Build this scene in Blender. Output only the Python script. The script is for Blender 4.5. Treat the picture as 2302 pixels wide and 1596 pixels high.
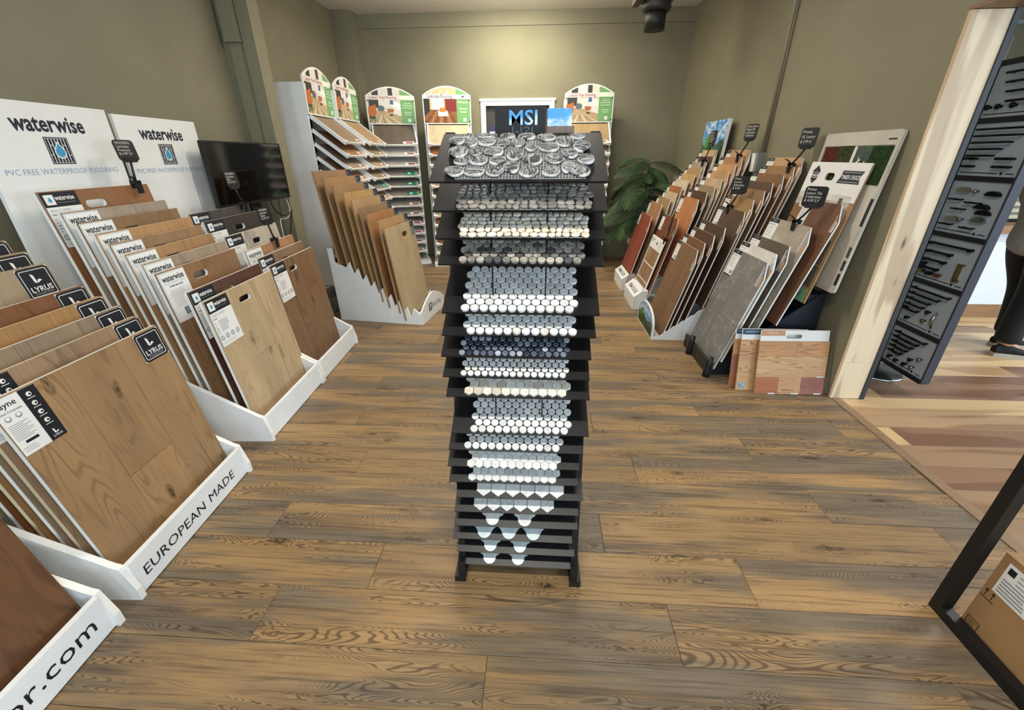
import bpy, bmesh, math, random
from mathutils import Matrix, Vector
from mathutils.geometry import tessellate_polygon

for _o in list(bpy.data.objects): bpy.data.objects.remove(_o)
SC = bpy.context.scene
COL = SC.collection
RND = random.Random(7)
PI = math.pi
R = math.radians

# ------------------------------------------------------------------ camera
cam_d = bpy.data.cameras.new('camera'); cam = bpy.data.objects.new('camera', cam_d); COL.objects.link(cam)
F_PX, PITCH, YAW, ROLL, CAM_H = 947.97, 0.442204, 0.0611388, 0.0060869, 1.44
cam_d.sensor_fit = 'HORIZONTAL'; cam_d.sensor_width = 36.0
cam_d.lens = 36.0 * F_PX / 2302.0
cam_d.clip_start = 0.02; cam_d.clip_end = 100
cam.matrix_world = (Matrix.Translation((0, 0, CAM_H)) @ Matrix.Rotation(YAW, 4, 'Z')
                    @ Matrix.Rotation(PI / 2 - PITCH, 4, 'X') @ Matrix.Rotation(-ROLL, 4, 'Z'))
SC.camera = cam

# ------------------------------------------------------------------ world, lights, exposure
SC.view_settings.view_transform = 'Standard'
SC.view_settings.look = 'None'
SC.view_settings.gamma = 1.0
SC.view_settings.use_curve_mapping = False
SC.view_settings.exposure = 0.0
w = bpy.data.worlds.new('world'); SC.world = w; w.use_nodes = True
w.node_tree.nodes['Background'].inputs[0].default_value = (0.80, 0.88, 1.0, 1)
w.node_tree.nodes['Background'].inputs[1].default_value = 0.35

def area(name, loc, rot, sx, sy, power, col, spread=180):
    d = bpy.data.lights.new(name, 'AREA'); d.shape = 'RECTANGLE'; d.size = sx; d.size_y = sy
    d.energy = power; d.color = col; d.spread = R(spread)
    o = bpy.data.objects.new(name, d); COL.objects.link(o); o.location = loc; o.rotation_euler = rot
    return o
WARM = (1.0, 0.93, 0.82); COOL = (0.70, 0.87, 1.0)
# linear ceiling fixtures of the shop and the shop window behind the camera, plus two added fills
area('ceiling_strip_light', (-0.1, 0.05, 3.08), (0, 0, 0), 1.3, 0.12, 72, (1.0, 0.95, 0.86))
area('ceiling_strip_light', (-0.2, 3.3, 3.08), (0, 0, 0), 1.3, 0.12, 48, WARM)
area('ceiling_strip_light', (-0.35, 6.0, 3.06), (R(12), 0, 0), 1.0, 0.12, 40, (1.0, 0.95, 0.72))
area('ceiling_fill_uplight', (-0.3, 5.1, 2.85), (R(180), 0, 0), 2.4, 0.3, 75, (1.0, 0.96, 0.90))  # added upward fill that brightens the ceiling, not a known fixture
area('ceiling_strip_light', (4.2, 2.4, 3.05), (0, 0, 0), 1.2, 0.2, 60, (1.0, 0.93, 0.84))
area('shop_window_daylight', (-1.85, -3.9, 1.5), (R(90), 0, 0), 1.3, 2.0, 80, COOL)
area('shop_window_daylight', (1.15, -3.9, 1.5), (R(90), 0, 0), 1.3, 2.0, 70, COOL)
area('far_room_window_daylight', (6.4, 1.5, 1.6), (R(90), 0, R(90)), 3.0, 2.0, 130, COOL)
area('far_room_front_fill', (4.7, -3.9, 1.55), (R(90), 0, 0), 3.3, 2.0, 230, COOL)  # added cool fill for the jamb and hardware panel, its window is invented

# ------------------------------------------------------------------ colours and materials
def lin(h):
    if isinstance(h, str):
        h = h.lstrip('#'); c = [int(h[i:i + 2], 16) / 255 for i in (0, 2, 4)]
    else: c = list(h)
    return tuple((x / 12.92 if x <= 0.04045 else ((x + 0.055) / 1.055) ** 2.4) for x in c) + (1.0,)

class NT:
    def __init__(s, name):
        s.m = bpy.data.materials.new(name); s.m.use_nodes = True
        s.t = s.m.node_tree; s.b = s.t.nodes['Principled BSDF']
    def n(s, typ, **k):
        x = s.t.nodes.new('ShaderNode' + typ)
        for a, v in k.items(): setattr(x, a, v)
        return x
    def l(s, a, b): s.t.links.new(a, b)
    def math(s, op, a, b=None, c=None, clamp=False):
        x = s.n('Math', operation=op); x.use_clamp = clamp
        for i, v in enumerate((a, b, c)):
            if v is None: continue
            if isinstance(v, (int, float)): x.inputs[i].default_value = v
            else: s.l(v, x.inputs[i])
        return x.outputs[0]
    def vmul(s, v, t):
        x = s.n('VectorMath', operation='MULTIPLY'); s.l(v, x.inputs[0]); x.inputs[1].default_value = t
        return x.outputs[0]
    def noise(s, v, scale, detail=3, rough=0.55, dist=0.0):
        x = s.n('TexNoise'); s.l(v, x.inputs['Vector']); x.inputs['Scale'].default_value = scale
        x.inputs['Detail'].default_value = detail; x.inputs['Roughness'].default_value = rough
        x.inputs['Distortion'].default_value = dist
        return x.outputs[0]
    def ramp(s, f, stops, interp='LINEAR'):
        x = s.n('ValToRGB'); s.l(f, x.inputs[0]); cr = x.color_ramp; cr.interpolation = interp
        while len(cr.elements) < len(stops): cr.elements.new(0.5)
        for e, (p, c) in zip(cr.elements, stops):
            e.position = p; e.color = c if len(c) == 4 else tuple(c) + (1,)
        return x.outputs[0]
    def mix(s, f, a, b, mode='MIX'):
        x = s.n('Mix', data_type='RGBA', blend_type=mode)
        for sock, v in ((x.inputs[0], f), (x.inputs[6], a), (x.inputs[7], b)):
            if isinstance(v, (int, float)): sock.default_value = v
            elif isinstance(v, tuple): sock.default_value = v
            else: s.l(v, sock)
        return x.outputs[2]
    def sm(s, v, a, b):
        x = s.n('MapRange', interpolation_type='SMOOTHSTEP'); s.l(v, x.inputs[0])
        x.inputs[1].default_value = a; x.inputs[2].default_value = b
        return x.outputs[0]
    def coords(s):
        tc = s.n('TexCoord'); oi = s.n('ObjectInfo')
        k = s.n('VectorMath', operation='SCALE'); k.inputs[0].default_value = (37.3, 61.7, 83.1); s.l(oi.outputs['Random'], k.inputs['Scale'])
        a = s.n('VectorMath', operation='ADD'); s.l(tc.outputs['Object'], a.inputs[0]); s.l(k.outputs[0], a.inputs[1])
        return a.outputs[0], oi.outputs['Random']
    def knots(s, v, axis, al, ac, thr, warp):
        """knot field on the board plane: (distance from the knot centre, knot present)"""
        sp = s.n('SeparateXYZ'); s.l(v, sp.inputs[0]); o = [i for i in range(3) if i != axis]
        acr = s.math('ADD', sp.outputs[o[0]], sp.outputs[o[1]])
        cb = s.n('CombineXYZ'); s.l(s.math('MULTIPLY', sp.outputs[axis], al), cb.inputs[0]); s.l(s.math('MULTIPLY', acr, ac), cb.inputs[1])
        vo = s.n('TexVoronoi'); vo.voronoi_dimensions = '2D'; s.l(cb.outputs[0], vo.inputs['Vector']); vo.inputs['Scale'].default_value = 1.0
        se = s.n('SeparateColor'); s.l(vo.outputs['Color'], se.inputs[0])
        k3 = [34.0] * 3; k3[axis] = 13.0
        dd = s.math('ADD', vo.outputs['Distance'], s.math('MULTIPLY_ADD', s.noise(s.vmul(v, tuple(k3)), 1.0, 3), warp, -warp * 0.5))
        return dd, s.math('GREATER_THAN', se.outputs[0], thr)
    def bump(s, h, strength, dist=0.002):
        x = s.n('Bump'); x.inputs['Strength'].default_value = strength; x.inputs['Distance'].default_value = dist
        s.l(h, x.inputs['Height']); s.l(x.outputs[0], s.b.inputs['Normal'])

_pl = {}
def plain(col, rough=0.55, metal=0.0, spec=0.4, var=0.06, vs=14.0, emit=0, name=None):
    key = (col, rough, metal, spec, var, emit)
    if key in _pl: return _pl[key]
    t = NT(name or 'plain_%s' % str(col).strip('#')); c = lin(col)
    v, _ = t.coords(); f = t.noise(v, vs, 3)
    lo = tuple(x * (1 - var) for x in c[:3]) + (1,); hi = tuple(min(1, x * (1 + var)) for x in c[:3]) + (1,)
    t.l(t.ramp(f, [(0.3, lo), (0.7, hi)]), t.b.inputs['Base Color'])
    t.b.inputs['Roughness'].default_value = rough; t.b.inputs['Metallic'].default_value = metal
    t.b.inputs['Specular IOR Level'].default_value = spec
    _pl[key] = t.m
    return t.m

_wd = {}
def wood(base, dark=None, axis=2, ring=0.5, grey=0.0, knots=0.35, rough=0.5, vary=0.1, k=1.0, greycol='#6f6a60'):
    """procedural wood: contour-line cathedral grain, fibres, knots, grey streaks; grain runs along the local axis"""
    key = (base, dark, axis, ring, grey, knots, rough, vary, k, greycol)
    if key in _wd: return _wd[key]
    t = NT('wood_%s' % base.strip('#')); c = lin(base)
    lum = 0.3 * c[0] + 0.59 * c[1] + 0.11 * c[2]; c = tuple(lum + (x - lum) * 0.86 for x in c[:3]) + (1,)
    d = lin(dark) if dark else tuple(x * 0.42 for x in c[:3]) + (1,)
    hi = tuple(min(1, x * 1.22) for x in c[:3]) + (1,)
    v, rnd = t.coords()
    def st(along, across):
        s = [across * k] * 3; s[axis] = along * k; return tuple(s)
    big = t.noise(t.vmul(v, st(0.9, 5)), 1.0, 3)
    col = t.mix(t.sm(big, 0.3, 0.7), c, hi)
    # cathedral grain: contours of a stretched noise
    cn = t.noise(t.vmul(v, st(1.0, 6.5)), 1.0, 1.5, 0.45, 0.25)
    rg = t.math('SINE', t.math('MULTIPLY', cn, 105.0))
    msk = t.sm(t.noise(t.vmul(v, st(0.8, 6)), 1.3, 2), 0.42, 0.66)
    line = t.math('MULTIPLY', t.sm(rg, 0.15, 0.95), t.math('MULTIPLY_ADD', msk, 0.85, 0.15))
    col = t.mix(t.math('MULTIPLY', line, ring), col, d)
    # fibres
    fib = t.noise(t.vmul(v, st(5, 190)), 1.0, 3, 0.6)
    col = t.mix(t.math('MULTIPLY', t.sm(fib, 0.5, 0.72), 0.38), col, d)
    if grey > 0:
        g = t.sm(t.noise(t.vmul(v, st(0.9, 7)), 1.25, 3, 0.6), 0.44, 0.62)
        col = t.mix(t.math('MULTIPLY', g, grey), col, t.mix(0.78, col, lin(greycol)))
    if knots > 0:
        dd, on = t.knots(v, axis, 2.4 * k, 6.5 * k, 0.80, 0.30)
        kn = t.math('SUBTRACT', 1.0, t.sm(dd, 0.03, 0.17))
        kr = t.math('MULTIPLY_ADD', t.math('SINE', t.math('MULTIPLY', dd, 75.0)), 0.3, 0.7)
        kf = t.math('MULTIPLY', t.math('MULTIPLY', kn, kr), t.math('MULTIPLY', on, knots * 1.2), clamp=True)
        col = t.mix(kf, col, tuple(x * 0.45 for x in d[:3]) + (1,))
    tint = t.ramp(rnd, [(0.0, (1 - vary,) * 3), (0.5, (1, 1, 1)), (1.0, (1 + vary * 0.6, 1 + vary * 0.45, 1 + vary * 0.3))])
    col = t.mix(1.0, col, tint, 'MULTIPLY')
    t.l(col, t.b.inputs['Base Color'])
    t.b.inputs['Roughness'].default_value = rough; t.b.inputs['Specular IOR Level'].default_value = 0.35
    t.bump(t.math('ADD', line, fib), 0.12)
    _wd[key] = t.m
    return t.m

def pine_floor(name):
    t = NT(name); v, rnd = t.coords()
    st = lambda al, ac: (al, ac, ac)
    warm = t.mix(t.noise(t.vmul(v, st(1.2, 9)), 1.0, 3), lin('#846946'), lin('#ad8e64'))
    gz = t.math('ADD', t.noise(t.vmul(v, st(0.8, 6.5)), 1.0, 4, 0.6), t.math('MULTIPLY_ADD', rnd, 0.16, -0.08))
    g = t.sm(gz, 0.42, 0.60)
    grey = t.mix(t.noise(t.vmul(v, st(3, 22)), 1.0, 3), lin('#413f3c'), lin('#787165'))
    col = t.mix(t.math('MULTIPLY', g, 0.80), warm, grey)
    # cathedral lines: thin contours of a stretched noise, strongest in the grey heart of the board
    cn = t.noise(t.vmul(v, st(0.8, 6.0)), 1.0, 2.6, 0.45, 0.5)
    dd, on = t.knots(v, 0, 2.2, 8.0, 0.70, 0.34)
    near = t.math('MULTIPLY', t.math('SUBTRACT', 1.0, t.sm(dd, 0.0, 0.55)), on)
    cn = t.math('MULTIPLY_ADD', near, 0.05, cn)
    rg = t.math('SINE', t.math('MULTIPLY', cn, 620.0))
    msk = t.sm(t.noise(t.vmul(v, st(1.1, 8)), 1.1, 2), 0.44, 0.60)
    msk = t.math('MAXIMUM', msk, t.sm(near, 0.1, 0.5))
    line = t.math('MULTIPLY', t.sm(rg, 0.1, 1.0), t.math('MULTIPLY_ADD', msk, 0.80, 0.04))
    col = t.mix(t.math('MULTIPLY', line, 0.80), col, lin('#33271c'))
    fib = t.noise(t.vmul(v, st(3.2, 120)), 1.0, 3, 0.65)
    col = t.mix(t.math('MULTIPLY', t.sm(fib, 0.46, 0.70), 0.55), col, lin('#43342a'))
    strk = t.sm(t.noise(t.vmul(v, st(1.6, 34)), 1.0, 2), 0.60, 0.74)
    col = t.mix(t.math('MULTIPLY', strk, 0.5), col, lin('#3e3226'))
    kn = t.math('SUBTRACT', 1.0, t.sm(dd, 0.0, 0.16))
    kr = t.math('MULTIPLY_ADD', t.math('SINE', t.math('MULTIPLY', dd, 110.0)), 0.35, 0.65)
    col = t.mix(t.math('MULTIPLY', t.math('MULTIPLY', kn, kr), on, clamp=True), col, lin('#2b1f16'))
    tint = t.ramp(rnd, [(0.0, (0.86, 0.86, 0.88)), (0.5, (1, 1, 1)), (1.0, (1.10, 1.04, 0.97))])
    t.l(t.mix(1.0, col, tint, 'MULTIPLY'), t.b.inputs['Base Color'])
    t.b.inputs['Roughness'].default_value = 0.48; t.b.inputs['Specular IOR Level'].default_value = 0.32
    t.bump(t.math('ADD', line, fib), 0.15)
    return t.m

_stn = {}
def stone(base, vein, scale=14.0, amount=0.6, rough=0.45, width=0.06, aniso=(1, 1, 1), vary=0.15):
    key = (base, vein, scale, amount, rough, width, aniso, vary)
    if key in _stn: return _stn[key]
    t = NT('stone_%s' % base.strip('#')); v, rnd = t.coords()
    va = t.vmul(v, aniso)
    n1 = t.noise(va, scale * 0.5, 4, 0.6)
    n2 = t.noise(va, scale, 5, 0.62, 0.6)
    ve = t.math('SUBTRACT', 1.0, t.sm(t.math('ABSOLUTE', t.math('SUBTRACT', n2, 0.5)), 0.0, width))
    c = lin(base); hi = tuple(min(1, x * 1.15) for x in c[:3]) + (1,)
    col = t.mix(t.sm(n1, 0.35, 0.65), c, hi)
    col = t.mix(t.math('MULTIPLY', t.math('MULTIPLY', ve, t.sm(n1, 0.38, 0.62)), amount), col, lin(vein))
    tint = t.ramp(rnd, [(0.0, (1 - vary,) * 3), (1.0, (1, 1, 1))])
    t.l(t.mix(1.0, col, tint, 'MULTIPLY'), t.b.inputs['Base Color'])
    t.b.inputs['Roughness'].default_value = rough
    _stn[key] = t.m
    return t.m

def picture_sky(name, hill=None):
    """printed sky photograph (colour bands with cloud noise) used on the small picture boards"""
    t = NT(name); tc = t.n('TexCoord'); v = tc.outputs['Object']
    cl = t.sm(t.noise(t.vmul(v, (6, 6, 12)), 1.6, 5, 0.6), 0.42, 0.66)
    col = t.mix(cl, lin('#3f8fd0'), lin('#e6f1fa'))
    t.l(col, t.b.inputs['Base Color']); t.b.inputs['Roughness'].default_value = 0.35
    return t.m

# shared materials
def wall_mat():
    t = NT('olive_wall_paint'); v, _ = t.coords()
    n = t.noise(v, 2.2, 3); f = t.noise(v, 260, 2)
    t.l(t.mix(t.sm(n, 0.3, 0.7), lin('#7d7863'), lin('#837e69')), t.b.inputs['Base Color'])
    t.b.inputs['Roughness'].default_value = 0.6; t.b.inputs['Specular IOR Level'].default_value = 0.3
    t.bump(f, 0.12, 0.001)
    return t.m
M_WALL = wall_mat()
M_TRIMG = plain('#7a775f', 0.5)
M_CEIL = plain('#e4ded4', 0.8, var=0.03)
M_WHITE = plain('#e3e6e8', 0.45, var=0.03, name='white_melamine')
M_EDGE = plain('#e6e6e3', 0.5, var=0.03, name='white_edge')
M_PAPER = plain('#dededc', 0.6, var=0.02, name='paper')
M_BLACK = plain('#141416', 0.42, var=0.08, name='black_satin')
M_BLACKB = plain('#0e0e10', 0.42, spec=0.4, var=0.1, name='black_board')
M_INK = plain('#15171f', 0.6, var=0.02, name='ink')
M_NAVY = plain('#1c2130', 0.5, var=0.03, name='navy_ink')
M_GREYINK = plain('#8d8e92', 0.6, var=0.02, name='grey_ink')
M_LGREY = plain('#b9babd', 0.6, var=0.02, name='light_grey_ink')
M_CHALK = plain('#c9c7c2', 0.8, var=0.05, name='chalk')
M_BLUE = plain('#3f93bd', 0.5, var=0.03, name='print_blue')
M_GREEN = plain('#7fae78', 0.5, var=0.03, name='print_green')
M_PLYEDGE = plain('#a58158', 0.6, var=0.15, vs=60, name='ply_edge')
M_STEEL = plain('#a9adb2', 0.25, 1.0, name='steel')
M_KRAFT = plain('#9a7750', 0.75, var=0.08, vs=5, name='cardboard')

# ------------------------------------------------------------------ mesh building
class MB:
    def __init__(s): s.v = []; s.f = []; s.m = []; s.sm = []; s.mats = []
    def mi(s, mat):
        if mat not in s.mats: s.mats.append(mat)
        return s.mats.index(mat)
    def face(s, idx, mat, smooth=False): s.f.append(idx); s.m.append(s.mi(mat)); s.sm.append(smooth)
    def add(s, verts, faces, mat, smooth=False, M=None):
        b = len(s.v)
        s.v += [tuple(M @ Vector(p)) if M else tuple(p) for p in verts]
        for f in faces: s.face([b + i for i in f], mat, smooth)
    def box(s, x0, x1, y0, y1, z0, z1, mat, M=None):
        V = [(x, y, z) for z in (z0, z1) for y in (y0, y1) for x in (x0, x1)]
        F = [(0, 2, 3, 1), (4, 5, 7, 6), (0, 1, 5, 4), (2, 6, 7, 3), (0, 4, 6, 2), (1, 3, 7, 5)]
        s.add(V, F, mat, False, M)
    def prism(s, loops, y0, y1, mat, side=None, M=None):
        """loops of (x, z): outer then holes; front face at y0 looks to -y"""
        side = side or mat
        tris = tessellate_polygon([[Vector((p[0], p[1], 0)) for p in lp] for lp in loops])
        pts = [p for lp in loops for p in lp]; n = len(pts); b = len(s.v)
        V = [(p[0], y0, p[1]) for p in pts] + [(p[0], y1, p[1]) for p in pts]
        s.v += [tuple(M @ Vector(p)) if M else p for p in V]
        for t in tris:
            a, c, d = [pts[i] for i in t]
            cr = (c[0] - a[0]) * (d[1] - a[1]) - (c[1] - a[1]) * (d[0] - a[0])
            t = list(t) if cr > 0 else list(t)[::-1]
            s.face([b + i for i in t], mat); s.face([b + n + i for i in t[::-1]], side)
        o = 0
        for li, lp in enumerate(loops):
            ar = sum(lp[i][0] * lp[(i + 1) % len(lp)][1] - lp[(i + 1) % len(lp)][0] * lp[i][1] for i in range(len(lp)))
            ccw = ar > 0; m = len(lp)
            for i in range(m):
                j = (i + 1) % m; q = [b + o + i, b + n + o + i, b + n + o + j, b + o + j]
                s.face(q if ccw == (li == 0) else q[::-1], side)
            o += m
    def quad(s, x0, x1, z0, z1, y, mat, M=None):
        s.add([(x0, y, z0), (x1, y, z0), (x1, y, z1), (x0, y, z1)], [(0, 1, 2, 3)], mat, False, M)
    def poly(s, pts, y, mat, M=None):
        tris = tessellate_polygon([[Vector((p[0], p[1], 0)) for p in pts]])
        b = len(s.v); s.v += [tuple(M @ Vector((p[0], y, p[1]))) if M else (p[0], y, p[1]) for p in pts]
        for t in tris:
            a, c, d = [pts[i] for i in t]
            cr = (c[0] - a[0]) * (d[1] - a[1]) - (c[1] - a[1]) * (d[0] - a[0])
            s.face([b + i for i in (t if cr > 0 else t[::-1])], mat)
    def disc(s, cx, cz, r, y, mat, n=14, rz=None):
        s.poly([(cx + r * math.cos(i * 2 * PI / n), cz + (rz or r) * math.sin(i * 2 * PI / n)) for i in range(n)], y, mat)
    def tube(s, pts, r, mat, n=8, caps=True):
        pts = [Vector(p) for p in pts]; b = len(s.v); k = len(pts)
        rr = r if isinstance(r, (list, tuple)) else [r] * k
        up = Vector((0, 0, 1)); prev = None
        for i, p in enumerate(pts):
            t = (pts[min(i + 1, k - 1)] - pts[max(i - 1, 0)]).normalized()
            if prev is None:
                u = t.cross(up if abs(t.z) < 0.95 else Vector((1, 0, 0))).normalized()
            else: u = (prev - t * prev.dot(t)).normalized()
            prev = u; w_ = t.cross(u)
            for j in range(n):
                a = 2 * PI * j / n; q = p + (u * math.cos(a) + w_ * math.sin(a)) * rr[i]; s.v.append(tuple(q))
        for i in range(k - 1):
            for j in range(n):
                s.face([b + i * n + j, b + i * n + (j + 1) % n, b + (i + 1) * n + (j + 1) % n, b + (i + 1) * n + j], mat, n > 4)
        if caps:
            s.face([b + j for j in range(n)][::-1], mat); s.face([b + (k - 1) * n + j for j in range(n)], mat)
    def lathe(s, prof, mat, n=24, c=(0, 0, 0), smooth=True):
        b = len(s.v); k = len(prof)
        for r_, z in prof:
            for j in range(n):
                a = 2 * PI * j / n; s.v.append((c[0] + r_ * math.cos(a), c[1] + r_ * math.sin(a), c[2] + z))
        for i in range(k - 1):
            for j in range(n):
                s.face([b + i * n + j, b + i * n + (j + 1) % n, b + (i + 1) * n + (j + 1) % n, b + (i + 1) * n + j], mat, smooth)
        s.face([b + j for j in range(n)][::-1], mat); s.face([b + (k - 1) * n + j for j in range(n)], mat)
    def text(s, body, size, x, z, mat, y=-0.0008, align='LEFT', bold=0.0, sx=1.0, sz=1.0, shear=0.0):
        V, F = text_geo(body, align, bold, shear)
        b = len(s.v)
        s.v += [(x + p[0] * size * sx, y, z + p[1] * size * sz) for p in V]
        fl = sx * sz < 0
        for f in F: s.face([b + i for i in (f[::-1] if fl else f)], mat)
    def mesh(s, name):
        me = bpy.data.meshes.new(name); me.from_pydata(s.v, [], s.f)
        for m in s.mats: me.materials.append(m)
        me.polygons.foreach_set('material_index', s.m); me.polygons.foreach_set('use_smooth', s.sm)
        me.update(); return me
    def build(s, name, parent=None, loc=None, M=None):
        return obj(name, s.mesh(name), parent, loc, M)

_tx = {}
def text_geo(body, align, bold, shear):
    key = (body, align, bold, shear)
    if key in _tx: return _tx[key]
    cu = bpy.data.curves.new('text', 'FONT'); cu.body = body; cu.align_x = align; cu.size = 1.0
    cu.offset = bold; cu.resolution_u = 2; cu.shear = shear
    o = bpy.data.objects.new('text', cu); COL.objects.link(o)
    dg = bpy.context.evaluated_depsgraph_get()
    me = bpy.data.meshes.new_from_object(o.evaluated_get(dg))
    V = [(p.co.x, p.co.y) for p in me.vertices]; F = []
    for p in me.polygons:
        f = list(p.vertices)
        if p.normal.z < 0: f.reverse()
        F.append(f)
    bpy.data.objects.remove(o); bpy.data.curves.remove(cu); bpy.data.meshes.remove(me)
    _tx[key] = (V, F)
    return V, F

def obj(name, me, parent=None, loc=None, M=None):
    o = bpy.data.objects.new(name, me); COL.objects.link(o)
    if parent is not None: o.parent = parent
    if M is not None: o.matrix_basis = M
    elif loc is not None: o.location = loc
    return o
LABELS = {}
def tag(o, label, cat, group=None):
    o['label'] = label; o['category'] = cat
    if group: o['group'] = group
    LABELS.setdefault(label, []).append(o.name)
    return o
def thing(name, label, cat, M, group=None):
    o = bpy.data.objects.new(name, None); COL.objects.link(o); o.empty_display_size = 0.05
    o.matrix_basis = M if isinstance(M, Matrix) else Matrix.Translation(M)
    return tag(o, label, cat, group)
def struct(name, mb, parent=None):
    o = mb.build(name, parent); o['kind'] = 'structure'; return o
def frame(loc, yaw=0.0, lean=0.0):
    """x right, y away from the viewer, z up; lean tips the top away from the viewer (degrees)"""
    return Matrix.Translation(loc) @ Matrix.Rotation(R(yaw), 4, 'Z') @ Matrix.Rotation(R(-lean), 4, 'X')
def rrect(x0, x1, z0, z1, r, n=4):
    P = []
    for cx, cz, a0 in ((x1 - r, z0 + r, -90), (x1 - r, z1 - r, 0), (x0 + r, z1 - r, 90), (x0 + r, z0 + r, 180)):
        for i in range(n + 1):
            a = R(a0 + 90 * i / n); P.append((cx + r * math.cos(a), cz + r * math.sin(a)))
    return P
def slot(cx, cz, w_, h):
    return rrect(cx - w_ / 2, cx + w_ / 2, cz - h / 2, cz + h / 2, h * 0.48)
ORD = ['first', 'second', 'third', 'fourth', 'fifth', 'sixth', 'seventh', 'eighth', 'ninth', 'tenth', 'eleventh', 'twelfth', 'thirteenth', 'fourteenth',
       'fifteenth', 'sixteenth', 'seventeenth', 'eighteenth', 'nineteenth']

# ================================================================== SETTING
XL, XR, XR2, YB, ZC = -2.70, 1.93, 2.095, 6.78, 3.12
YF = -4.0
# ---- shop floor: one object per plank
fl = MB(); fl.box(XL - 0.1, XR + 0.02, YF, YB, -0.06, -0.0115, plain('#2a2119', 0.8))
floor = struct('floor', fl)
M_FLOOR = pine_floor('pine_plank_floor')
PW, PLN = 0.2035, 1.405
_pm = {}
def plank_mesh(L, Wd, mat, t=0.0115, bev=0.0016):
    key = (round(L, 3), round(Wd, 4), mat.name)
    if key in _pm: return _pm[key]
    m = MB(); g = 0.0005
    a, b = L / 2 - g, Wd / 2 - g
    V = [(-a, -b, -t), (a, -b, -t), (a, b, -t), (-a, b, -t), (-a, -b, -bev), (a, -b, -bev), (a, b, -bev), (-a, b, -bev),
         (-a + bev, -b + bev, 0), (a - bev, -b + bev, 0), (a - bev, b - bev, 0), (-a + bev, b - bev, 0)]
    F = [(0, 1, 5, 4), (1, 2, 6, 5), (2, 3, 7, 6), (3, 0, 4, 7), (4, 5, 9, 8), (5, 6, 10, 9), (6, 7, 11, 10), (7, 4, 8, 11), (8, 9, 10, 11)]
    m.add(V, F, mat); _pm[key] = m.mesh('plank'); return _pm[key]
def lay(parent, x0, x1, y0, y1, pw, joints, ln, mat):
    k0 = math.floor((y0 - 0.8) / pw)
    k = k0
    while 0.8 + k * pw < y1:
        ya = 0.8 + k * pw; yb = min(ya + pw, y1)
        j = joints.get(k, RND.uniform(0, ln))
        x = x0 - ((x0 - j) % ln)
        while x < x1:
            a, b = max(x, x0), min(x + ln, x1)
            if b - a > 0.03:
                obj('plank', plank_mesh(b - a, yb - ya, mat), parent, ((a + b) / 2, (ya + yb) / 2, 0))
            x += ln
        k += 1
lay(floor, XL, XR, -0.62, YB, PW, {-1: -0.134, 0: -0.925, 1: -0.602, 2: -1.111, 3: -0.11, 4: 0.513, 5: 1.148, 6: 0.343, 7: -0.4}, PLN, M_FLOOR)
# ---- hickory floor of the next room
fl2 = MB(); fl2.box(XR + 0.02, 7.0, YF, YB, -0.06, -0.0115, plain('#2a2119', 0.8))
floor2 = struct('floor', fl2)
def hickory(axis, name, stops):
    t = NT(name); v, rnd = t.coords()
    def st(al, ac):
        s = [ac] * 3; s[axis] = al; return tuple(s)
    base = t.ramp(rnd, stops, 'CONSTANT' if len(stops) > 3 else 'LINEAR')
    dark = t.mix(1.0, base, lin('#b39a8c'), 'MULTIPLY')
    zone = t.sm(t.noise(t.vmul(v, st(0.8, 7)), 1.0, 2, 0.5, 0.5), 0.50, 0.58)
    col = t.mix(t.math('MULTIPLY', zone, 0.55), base, dark)
    fib = t.noise(t.vmul(v, st(4, 120)), 1.0, 3)
    col = t.mix(t.math('MULTIPLY', t.sm(fib, 0.5, 0.75), 0.22), col, dark)
    vo = t.n('TexVoronoi'); t.l(t.vmul(v, st(2.4, 8)), vo.inputs['Vector']); vo.inputs['Scale'].default_value = 1.0
    sep = t.n('SeparateColor'); t.l(vo.outputs['Color'], sep.inputs[0])
    kf = t.math('MULTIPLY', t.math('SUBTRACT', 1.0, t.sm(vo.outputs['Distance'], 0.03, 0.13)), t.math('GREATER_THAN', sep.outputs[0], 0.55))
    col = t.mix(t.math('MULTIPLY', kf, 0.8), col, lin('#3a2418'))
    t.l(col, t.b.inputs['Base Color']); t.b.inputs['Roughness'].default_value = 0.4
    return t.m
M_HICK = hickory(0, 'hickory_floor', [(0.0, lin('#c4a67c')), (0.22, lin('#94765a')), (0.38, lin('#cdb187')), (0.62, lin('#86654d')), (0.74, lin('#c1a279')), (0.9, lin('#a98a6a'))])
lay(floor2, XR + 0.055, 6.9, 0.0, YB, 0.17, {}, 1.6, M_HICK)
tr = MB(); tr.box(XR - 0.002, XR + 0.052, YF, 2.5, -0.01, 0.004, wood('#84694c', axis=1, ring=0.2, knots=0))
struct('trim_1', tr)

# ---- walls and ceiling
m = MB(); m.box(XL - 0.12, XL, YF, YB + 0.12, 0, ZC, M_WALL); wall_left = struct('wall_left', m)
m = MB()
m.prism([[(XL, 0), (-0.765, 0), (-0.765, 2.07), (0.13, 2.07), (0.13, 0), (7.0, 0), (7.0, ZC), (XL, ZC)]], YB, YB + 0.12, M_WALL)
wall_back = struct('wall_back', m)
def ypris(mb, loop, x0, x1, mat):   # loop of (y, z), extruded along x
    mb.prism([[(-p[0], p[1]) for p in loop]], x0, x1, mat, M=Matrix.Rotation(R(-90), 4, 'Z'))
m = MB(); ypris(m, [(2.5, 0), (YB, 0), (YB, ZC), (YF, ZC), (YF, 2.035), (2.5, 2.035)], XR, XR2, M_WALL); wall_right = struct('wall_right', m)
m = MB(); m.box(XL - 0.12, 7.0, YF, YB + 0.12, ZC, ZC + 0.1, M_CEIL); struct('ceiling', m)
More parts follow.
